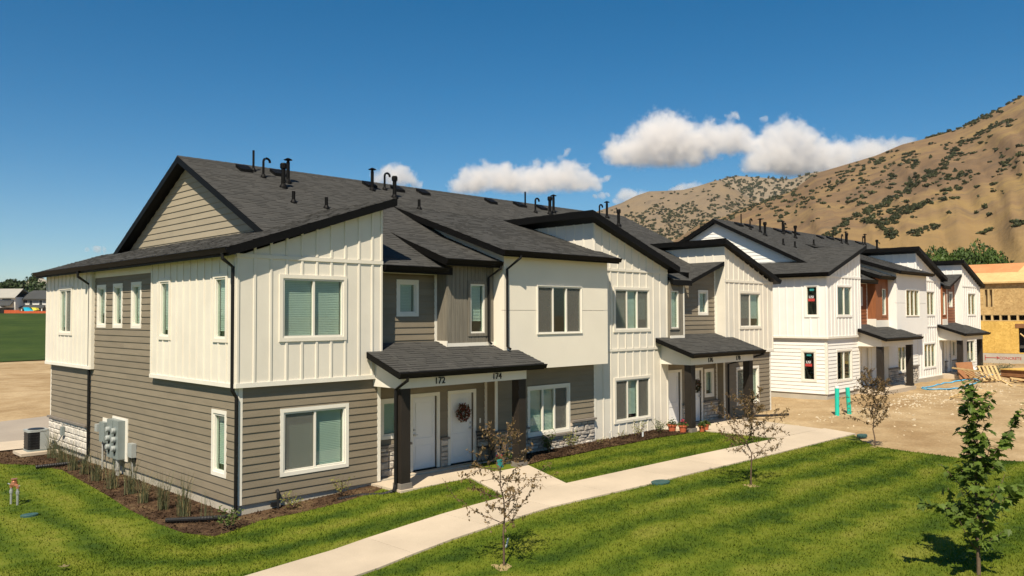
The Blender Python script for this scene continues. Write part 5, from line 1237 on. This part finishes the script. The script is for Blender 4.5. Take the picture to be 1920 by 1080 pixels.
# white sack by the last post
bm = bmesh.new(); bmesh.ops.create_icosphere(bm, subdivisions=3, radius=.5); rr = np.random.default_rng(3)
for v in bm.verts:
    n = .12*math.sin(v.co.x*7+1)*math.sin(v.co.z*6)+.05*math.sin(v.co.y*13); v.co *= 1+n; v.co.z = max(v.co.z*.8, -.22)+.22; 
    if v.co.z > .45: v.co.x *= .7; v.co.y *= .7
me = bpy.data.meshes.new('sack'); bm.to_mesh(me); bm.free(); me.materials.append(MATS['bag_white']); me.polygons.foreach_set('use_smooth', [True]*len(me.polygons))
o = tag(link('sack', me, None, (46.9, -1.55, .74)), 'white sack slumped beside the last porch post', 'sack'); o.scale = (.75, .75, 1.0)
# weed bush
t = shrub((47.6, -2.9), 330, .55, .75, 'grey-green weed bush in the building debris', 'leaf_grassy', 900, .09, on_ground(47.6, -2.9)); t.name = 'weed_bush'; t['group'] = 'weeds'
ornamental((34.5, -9.5), 351, .2, 'tuft of dry weeds on the bare dirt', 14)['group'] = 'weeds'

# ------------------------------------------------------------------ house under construction
FH = thing('framed_house', 'house under construction, sheathed in yellow and brown boards, at the right edge', 'building', (67.5, 0, .2))
b = MB(); b.box(0, 9, -12, 9, -.4, 1.05); obj('foundation', b, 'foundation', FH)
FL = Face('L', 0.); op1 = (-4.5, .62, 1.15, 3.15); ops = [(2.35, 3.15, 4.9, 6.35), (-2.2, -.2, 4.9, 6.35), (-6.2, -4.6, 4.9, 6.35)]
W = wall('lower_wall', FH, FL, -12, 9, 1.05, 3.72, [op1], 'osb_yellow', .1)
u = -12.
for k in range(18):
    a, c = u, u+1.2; u += 1.2
    for r_ in subtract([(a+.004, c-.004, 1.06, 3.70)], op1): piece('sheathing_panel', W, 'box', 'osb_yellow', FL, r_[0], r_[1], r_[2], r_[3], 0, .014)
W = wall('upper_wall', FH, FL, -12, 9, 4.25, 6.95, ops, 'osb', .1); u = -12.
for k in range(9):
    a, c = u, u+2.4; u += 2.4
    for z0, z1 in ((4.26, 5.46), (5.468, 6.94)):
        rects = [(a+.004, c-.004, z0, z1)]
        for h in ops: rects = subtract(rects, h)
        for r_ in rects: piece('sheathing_panel', W, 'box', 'osb', FL, r_[0], r_[1], r_[2], r_[3], 0, .014)
for (a, c, z0, z1) in ops:
    for q in (a+.05, (a+c)/2, c-.05): piece('stud', FH, 'box', 'lumber', FL, q-.07, q+.07, z0, z1, -.14, .005)
for q in np.arange(-11.8, 9, .62): piece('floor_joist', FH, 'box', 'lumber', FL, q, q+.14, 3.78, 4.2, -.3, .01)
piece('rim_board', FH, 'box', 'lumber', FL, -12, 9, 3.72, 3.78, -.1, .02); piece('rim_board', FH, 'box', 'lumber', FL, -12, 9, 4.2, 4.25, -.1, .02); piece('header_beam', FH, 'box', 'lumber_brown', FL, -4.7, .85, 3.16, 3.5, 0, .05)
for q in np.arange(-4.4, .5, .55): piece('stud', FH, 'box', 'black_plastic', FL, q, q+.08, 1.1, 3.15, -1.4, -1.3)
b = MB(); b.box(.1, 8.9, -11.9, 8.9, 1.06, 1.1); b.box(1.6, 1.7, -11.9, 8.9, 1.1, 4.2); obj('interior', b, 'room_dark', FH); b = MB(); b.box(.3, .36, -11.9, 8.9, 4.3, 6.9); obj('inner_wall', b, 'lumber', FH)
b = MB(); b.tube([(-.1, -1.1, 1.2), (-.05, .5, 2.7)], .06, 4); obj('brace', b, 'lumber', FH)
b = MB(); b.prism([(-.3, -12, 6.95), (5.6, -12, 8.75), (5.6, 9, 8.75), (-.3, 9, 6.95)][::-1], (0, 0, -.12)); Rf = obj('roof', b, 'osb_roof', FH)
for k in range(9):
    for s_, (xa, za, xb, zb) in enumerate(((-.3, 6.96, 2.6, 7.845), (2.61, 7.848, 5.6, 8.76))):
        y0 = -12+2.4*k-(1.2 if s_ else 0); y0, y1 = max(y0, -12), min(y0+2.39, 9); b = MB(); b.prism([(xa, y0, za), (xb, y0, zb), (xb, y1, zb), (xa, y1, za)], (0, 0, -.012)); obj('roof_sheathing', b, 'osb_orange' if s_ == 1 and k in (6, 7) else 'osb_roof', Rf)
b = MB(); b.prism([(5.6, -12, 8.75), (9.3, -12, 6.95), (9.3, 9, 6.95), (5.6, 9, 8.75)][::-1], (0, 0, -.12)); obj('roof', b, 'osb_roof', FH)
b = MB(); b.box(8.9, 9, -12, 9, 1.05, 6.95); b.box(.1, 8.9, 8.9, 9, 1.05, 6.95); b.box(.1, 8.9, -12, -11.9, 1.05, 6.95); obj('rear_wall', b, 'osb', FH)
text('painted_word', 'CONCRETE', FH, FL, 1.26, .56, .012, .31, 'red_paint', extrude=.002)
b = MB()
for (p, q) in (((3.1, .90), (3.1, .45)), ((3.1, .68), (2.1, .68)), ((2.24, .79), (2.08, .68)), ((2.24, .56), (2.08, .68))): b.tube([(-.012, p[0], p[1]), (-.012, q[0], q[1])], .022, 5)
obj('painted_arrow', b, 'red_paint', FH)

# ------------------------------------------------------------------ far trees
def crown_mesh(name, seed, mat, n=1500, rx=1., rz=1., leafs=.11, tall=False):
    r = np.random.default_rng(seed); b = MB(); m = 13
    lob = r.normal(size=(m, 3)); lob /= np.linalg.norm(lob, axis=1)[:, None]; lob *= r.uniform(.25, .62, m)[:, None]; rad = r.uniform(.26, .46, m)
    for k in range(n):
        i = k % m; d = r.normal(size=3); d /= np.linalg.norm(d); p = lob[i]+d*rad[i]*r.uniform(.75, 1.05); q = p*np.array([rx, rx, rz])+np.array([0, 0, rz])
        nn = d+r.normal(size=3)*.5; a = np.cross(nn, r.normal(size=3)); a /= np.linalg.norm(a); c = np.cross(nn, a); c /= np.linalg.norm(c); s = leafs*r.uniform(.5, 1.2)
        b.face([q+a*s, q+c*s*.7, q-a*s, q-c*s*.7])
    return b.mesh(name, mat)
CR = [crown_mesh('crown', 400+k, 'leaf_dark') for k in range(3)]; CH = [crown_mesh('crown', 420+k, 'leaf_hedge', 5200, leafs=.055) for k in range(3)]
TRK = {}
def far_tree(px_lat, depth, ground, h, w, k, meshes, label, group, az=None):
    lat = px_lat; p = np.array(CAM)+np.array(_fh)*depth+np.array(_r)*lat; t = thing('tree', label, 'tree', (p[0], p[1], ground), k*1.3, group)
    c = link('crown', meshes[k % 3], t, (0, 0, h*.12)); c.scale = (w/2, w/2, h*.44)
    b = MB(); b.tube([(0, 0, -.5), (0, 0, h*.5)], [w*.05, w*.03], 7); obj('trunk', b, 'twig', t)
LB = ['leftmost dark tree behind the far houses', 'second dark tree from the left behind the far houses', 'third dark tree from the left behind the far houses', 'middle dark tree behind the far houses', 'dark tree behind the grey far house', 'dark tree nearest the roof corner of the near building', 'tall dark tree peeking above the far tree line', 'dark tree hidden behind the near gable end']
for k, (px, d, h, w) in enumerate(((-25, 285, 14, 12), (2, 280, 13, 12), (20, 290, 15, 13), (36, 282, 14.5, 12), (52, 286, 13, 11), (68, 280, 13.5, 12), (57, 320, 19, 8), (86, 284, 13, 12))):
    far_tree((px-960)/1530*d, d, 5, h, w, k, CR, LB[k], 'dark trees behind the far houses')
LH = ['leftmost green tree above the white roofs', 'second green tree above the white roofs', 'tallest green tree above the white roofs', 'fourth green tree above the white roofs', 'fifth green tree beside the sheathed roof', 'rightmost low green tree behind the sheathed roof']
for k, (px, h, w) in enumerate(((1745, 15.2, 7.0), (1774, 16.2, 7.0), (1804, 16.8, 7.4), (1834, 16.2, 7.0), (1860, 16.2, 6.6), (1883, 14.4, 5.6))):
    far_tree((px-960)/1530*130, 130, .5, h, w, k, CH, LH[k], 'green trees before the hill')

# ------------------------------------------------------------------ far houses across the field
def far_place(px, depth): p = np.array(CAM)+np.array(_fh)*depth+np.array(_r)*((px-960)/1530*depth); return (p[0], p[1], 5.0)
def fwin(H, x0, x1, z0, z1, y=0.): b = MB(); b.box(x0-.12, x1+.12, y-.06, y-.01, z0-.12, z1+.12); w = obj('window', b, 'far_white', H); b = MB(); b.box(x0, x1, y-.08, y-.061, z0, z1); obj('pane', b, 'far_glass', w)
h2 = thing('far_house', 'grey house with dark roof and white trim across the field', 'house', far_place(30, 242), -R(44.8)+R(0))
b = MB(); b.box(0, 13, 0, 9, 0, 5.0); obj('wall', b, 'far_grey', h2); b = MB(); b.box(0, 1.6, -.3, 0, 0, 4.7); obj('wall_bay', b, 'far_tan', h2)
b = MB(); b.box(-.1, 13, -.05, -.01, 3.2, 3.5); b.box(1.6, 1.9, -.34, -.02, 0, 5); obj('trim', b, 'far_white', h2)
b = MB(); b.prism([(-.6, -.8, 5.0), (13.6, -.8, 5.0), (13.6, 4.5, 7.6), (2.6, 4.5, 7.6)], (0, 0, -.25)); b.prism([(2.6, 4.5, 7.6), (13.6, 4.5, 7.6), (13.6, 9.8, 5.0), (-.6, 9.8, 5.0)], (0, 0, -.25)); b.prism([(-.6, -.8, 5.0), (2.6, 4.5, 7.6), (-.6, 9.8, 5.0)], (0, 0, -.25)); obj('roof', b, 'far_roof_dark', h2)
for x0 in (4.0, 6.9): fwin(h2, x0, x0+.9, 3.0, 4.5)
fwin(h2, 1.9+.3, 3.4, 3.7, 4.6)
b = MB(); b.prism([(1.8, -2.4, 2.3), (9.5, -2.4, 2.3), (8.5, 0, 3.2), (3.0, 0, 3.2)], (0, 0, -.2)); obj('porch_roof', b, 'far_roof_dark', h2)
for x0 in (2.0, 2.9, 8.8): b = MB(); b.box(x0, x0+.25, -2.3, -2.05, 0, 2.2); obj('porch_post', b, 'far_white', h2)
b = MB(); b.box(3.4, 8.5, -.04, -.012, .2, 2.2); obj('patio_glazing', b, 'far_glass', h2)
h1 = thing('far_house', 'pale house with light grey roof at the left edge across the field', 'house', far_place(-55, 238), -R(44.8))
b = MB(); b.box(0, 13, 0, 9, 0, 5.4); obj('wall', b, 'far_white', h1); b = MB(); b.prism([(-.6, -.8, 5.3), (13.4, -.8, 5.3), (12.6, 4.5, 8.0), (0, 4.5, 8.0)], (0, 0, -.25)); b.prism([(0, 4.5, 8.0), (12.6, 4.5, 8.0), (13.4, 9.8, 5.3), (-.6, 9.8, 5.3)], (0, 0, -.25)); obj('roof', b, 'far_roof_light', h1)
b = MB(); b.prism([(6.0, -2.0, 3.0), (12.6, -2.0, 3.0), (12.6, 0, 4.4), (6.0, 0, 4.4)], (0, 0, -.2)); obj('porch_roof', b, 'far_roof_dark', h1)
fwin(h1, 9.2, 11.8, 4.5, 5.0); fwin(h1, 7.0, 8.2, 3.9, 4.9)
b = MB(); b.prism([(5.8, -2.6, 2.2), (5.8, -2.6, 2.6), (7.6, -2.6, 3.9), (10.2, -2.6, 2.4), (10.2, -2.6, 2.2)], (0, 2.6, 0)); obj('porch_gable', b, 'far_white', h1)
for x0 in (9.4, 6.2): b = MB(); b.box(x0, x0+.35, -2.5, -2.2, 0, 2.2); obj('porch_post', b, 'far_white', h1)
b = MB(); b.box(7.5, 12.6, -.04, -.012, .3, 2.3); obj('patio_glazing', b, 'far_glass', h1)
fe = thing('garden_fence', 'red stained board fence before the far houses', 'fence', far_place(8, 231), -R(44.8))
for k in range(60): x = k*.24; b = MB(); b.box(x, x+.22, -.03, 0, .05, 1.25 if x > 4.3 else 1.55); obj('fence_board', b, 'red_fence', fe)
for x in np.arange(0, 14.5, 2.4): b = MB(); b.box(x, x+.1, 0, .1, 0, 1.4); obj('fence_post', b, 'red_fence', fe)
b = MB(); b.prism([(1.0+5.2, -1.2, 2.3), (1.8+5.2, -1.2, 2.35), (3.2+5.4, -1.2, 1.2), (1.2+5.4, -1.2, 1.15)][::-1], (0, 1.4, 0)); o = tag(obj('play_slide', b, 'slide_blue', loc=far_place(8, 236)), 'bright blue play slide behind the red fence', 'slide'); o.rotation_euler = (0, 0, -R(44.8)); o.location.z = 5
b = MB(); b.prism([(8.4, -1, 2.3), (9.6, -1, 2.2), (10, -1, 1.6), (9.0, -1, 1.4)][::-1], (0, 1.4, 0)); o = tag(obj('play_canopy', b, 'slide_yellow', loc=far_place(8, 236)), 'small yellow play canopy beside the blue slide', 'canopy'); o.rotation_euler = (0, 0, -R(44.8)); o.location.z = 5
h3 = thing('far_house', 'tan gabled house on the rise above the far trees', 'house', far_place(42, 430), -R(44.8)); h3.location.z = 19
b = MB(); b.prism([(0, 0, 0), (10, 0, 0), (10, 0, 3.2), (6, 0, 6.2), (0, 0, 3.2)], (0, 9, 0)); obj('wall', b, 'far_tan', h3); b = MB(); b.prism([(-.5, -.5, 3.0), (6, -.5, 6.4), (6, 9, 6.4), (-.5, 9, 3.0)][::-1], (0, 0, .2)); b.box(9.5, 18, 0, 7, 0, 2.6); obj('roof', b, 'far_roof_light', h3)
# rise the third house stands on
xsr = np.linspace(-160, 160, 33); ysr = np.linspace(-60, 200, 27); c3 = h3.location
grid = grid_mesh('far_rise', xsr+c3.x+40, ysr+c3.y+30, lambda x, y: 5+14.5*np.exp(-(((x-c3.x-25)/75)**2+((y-c3.y-35)/75)**2)), 'hill_mid'); link('far_rise', grid, kind='structure')

# ------------------------------------------------------------------ clouds
def vn3(p, seed):
    i = np.floor(p).astype(np.int64); f = p-i; f = f*f*(3-2*f)
    def h(a, b, c):
        n = (a*374761393+b*668265263+c*2147483647+seed*974711) & 0x7fffffff; n = ((n ^ (n >> 13))*1274126177) & 0x7fffffff; return ((n ^ (n >> 16)) & 0xffff)/65535.
    o = 0
    for dx in (0, 1):
        for dy in (0, 1):
            for dz_ in (0, 1):
                w = (f[:, 0] if dx else 1-f[:, 0])*(f[:, 1] if dy else 1-f[:, 1])*(f[:, 2] if dz_ else 1-f[:, 2]); o = o+w*h(i[:, 0]+dx, i[:, 1]+dy, i[:, 2]+dz_)
    return o
CLOUD_D = 5200.; KP = CLOUD_D/1530
def cloud_material(lobes, seed, dens, flatz):
    m = bpy.data.materials.new('cloud'); m.use_nodes = True; N = m.node_tree.nodes; L = m.node_tree.links; N.clear()
    tc = N.new('ShaderNodeTexCoord'); P = tc.outputs['Object']; mp = N.new('ShaderNodeMapping'); mp.inputs['Location'].default_value = (seed*913., seed*517., 0); L.new(P, mp.inputs[0])
    wn_ = N.new('ShaderNodeTexNoise'); wn_.inputs['Scale'].default_value = 1/(26*KP); wn_.inputs['Detail'].default_value = 1; L.new(mp.outputs[0], wn_.inputs[0])
    wv = N.new('ShaderNodeVectorMath'); wv.operation = 'MULTIPLY_ADD'; L.new(wn_.outputs['Color'], wv.inputs[0]); wv.inputs[1].default_value = (26*KP,)*3; wv.inputs[2].default_value = (-13*KP,)*3
    ad = N.new('ShaderNodeVectorMath'); ad.operation = 'ADD'; L.new(P, ad.inputs[0]); L.new(wv.outputs[0], ad.inputs[1]); f = None
    for (x, y, z, r_) in lobes:
        d = N.new('ShaderNodeVectorMath'); d.operation = 'DISTANCE'; L.new(ad.outputs[0], d.inputs[0]); d.inputs[1].default_value = (x, y, z)
        q = mathn(N, L, 'SUBTRACT', 1.0, mathn(N, L, 'DIVIDE', d.outputs['Value'], r_))
        if f is None: f = q
        else:
            mx = N.new('ShaderNodeMath'); mx.operation = 'SMOOTH_MAX'; L.new(f, mx.inputs[0]); L.new(q, mx.inputs[1]); mx.inputs[2].default_value = .12; f = mx.outputs[0]
    n1 = noise(N, L, mp.outputs[0], 1/(17*KP), 8, .68)
    f = mathn(N, L, 'ADD', f, mathn(N, L, 'MULTIPLY', mathn(N, L, 'SUBTRACT', n1, .50), 1.9))
    sx = N.new('ShaderNodeSeparateXYZ'); L.new(P, sx.inputs[0])
    fl = N.new('ShaderNodeMapRange'); fl.inputs['From Min'].default_value = flatz-7*KP; fl.inputs['From Max'].default_value = flatz+5*KP; L.new(sx.outputs['Z'], fl.inputs['Value'])
    rp = N.new('ShaderNodeMapRange'); rp.inputs['From Min'].default_value = .0; rp.inputs['From Max'].default_value = .40; L.new(f, rp.inputs['Value'])
    dn = mathn(N, L, 'MULTIPLY', mathn(N, L, 'MULTIPLY', rp.outputs[0], fl.outputs[0]), dens)
    v = N.new('ShaderNodeVolumePrincipled'); v.inputs['Color'].default_value = (.955, .945, .943, 1); v.inputs['Anisotropy'].default_value = .1; L.new(dn, v.inputs['Density'])
    o = N.new('ShaderNodeOutputMaterial'); L.new(v.outputs[0], o.inputs['Volume']); return m
def cloud(lobes, label, seed, flat=.62, vox=2.2, dens=.014):
    cx = sum(l[0] for l in lobes)/len(lobes); cy = sum(l[1] for l in lobes)/len(lobes)
    c = CAM+(_f+_r2*((cx-960)/1530)+_u2*((540-cy)/1530))*CLOUD_D; rr = random.Random(seed); base = max(l[1]+l[2]*flat for l in lobes)
    LB_ = [((x-cx)*KP, rr.uniform(-.6, .6)*r_*KP, (cy-y)*KP, r_*1.34*KP) for x, y, r_ in lobes]
    x0 = min(l[0]-l[3]*1.35 for l in LB_); x1 = max(l[0]+l[3]*1.35 for l in LB_); y0 = min(l[1]-l[3]*1.35 for l in LB_); y1 = max(l[1]+l[3]*1.35 for l in LB_); z0 = max(min(l[2]-l[3]*1.3 for l in LB_), (cy-base)*KP-8*KP); z1 = max(l[2]+l[3]*1.35 for l in LB_)
    # the vapour's closed envelope: a soft-cornered body around the lobes
    bm = bmesh.new(); bmesh.ops.create_icosphere(bm, subdivisions=4, radius=1)
    for v in bm.verts:
        n = v.co.normalized(); k = max(abs(n.x), abs(n.y), abs(n.z)); q = n*(.35+.65/k) if False else n/(abs(n.x)**5+abs(n.y)**5+abs(n.z)**5)**.2
        v.co = ((x0+x1)/2+q.x*(x1-x0)/2, (y0+y1)/2+q.y*(y1-y0)/2, (z0+z1)/2+q.z*(z1-z0)/2)
    me = bpy.data.meshes.new('cloud'); bm.to_mesh(me); bm.free(); me.materials.append(cloud_material(LB_, seed, dens, (cy-base)*KP))
    o = link('cloud', me, None, c); o.rotation_euler = (0, 0, -YAW); tag(o, label, 'cloud', 'cumulus clouds')
cloud([(1150, 290, 18), (1172, 282, 24), (1200, 278, 32), (1235, 262, 38), (1262, 258, 35), (1230, 292, 26), (1262, 293, 24), (1295, 272, 34), (1330, 266, 28), (1365, 262, 25), (1393, 262, 21), (1400, 272, 13)], 'largest white cumulus cloud in the middle of the sky', 1, .7)
cloud([(860, 348, 17), (885, 338, 24), (915, 335, 23), (945, 338, 25), (975, 340, 23), (1005, 337, 25), (1035, 333, 25), (1063, 332, 25), (1090, 338, 21), (1115, 345, 13)], 'long flat-based cloud above the middle of the near roof', 2)
cloud([(712, 334, 12), (735, 328, 18), (752, 330, 18), (772, 341, 13), (788, 347, 8)], 'small rounded cloud peeking over the left roof vents', 3)
cloud([(1418, 308, 24), (1424, 284, 20), (1450, 265, 26), (1478, 258, 27), (1508, 270, 24), (1455, 295, 32), (1500, 300, 36), (1540, 297, 32), (1578, 296, 30), (1614, 293, 26), (1645, 287, 21), (1672, 280, 16), (1700, 274, 12)], 'broad cloud resting behind the hill ridge', 4)
cloud([(1160, 377, 9), (1172, 371, 12), (1188, 366, 13), (1205, 368, 11)], 'small cloud rising behind the left hill shoulder', 5)
cloud([(1263, 360, 9), (1280, 354, 11), (1298, 352, 10), (1312, 352, 7)], 'small cloud just above the middle hill', 6)
cloud([(1366, 220, 5), (1377, 217, 7), (1386, 219, 5)], 'tiny cloud scrap above the largest cloud', 7, .9, 1.2)
cloud([(1430, 224, 4), (1437, 223, 5)], 'tiny cloud scrap right of the other scrap', 8, .9, 1.2)
cloud([(1057, 287, 5), (1063, 284, 6)], 'tiny cloud scrap alone above the long cloud', 9, .9, 1.2)
cloud([(1136, 334, 6), (1128, 338, 5)], 'cloud wisp at the right end of the long cloud', 10, .9, 1.2)
cloud([(1118, 372, 4), (1128, 368, 6), (1140, 366, 4)], 'faint wisp low beside the hill', 11, .8, 1.2)
cloud([(163, 472, 4), (178, 470, 5), (193, 471, 4)], 'faint low cloud at far left above the eave', 12, .6, 1.2)

# ------------------------------------------------------------------ summer haze
m = bpy.data.materials.new('haze'); m.use_nodes = True; N = m.node_tree.nodes; L = m.node_tree.links; N.clear()
v = N.new('ShaderNodeVolumePrincipled'); v.inputs['Color'].default_value = (.86, .90, .95, 1); v.inputs['Density'].default_value = .000024; v.inputs['Anisotropy'].default_value = .0
out = N.new('ShaderNodeOutputMaterial'); L.new(v.outputs[0], out.inputs['Volume']); MATS['haze'] = m
b = MB(); b.box(-4600, 4600, -4600, 4600, -9, 530); obj('haze', b, 'haze', kind='stuff', label='thin pale summer haze over the valley', category='haze')
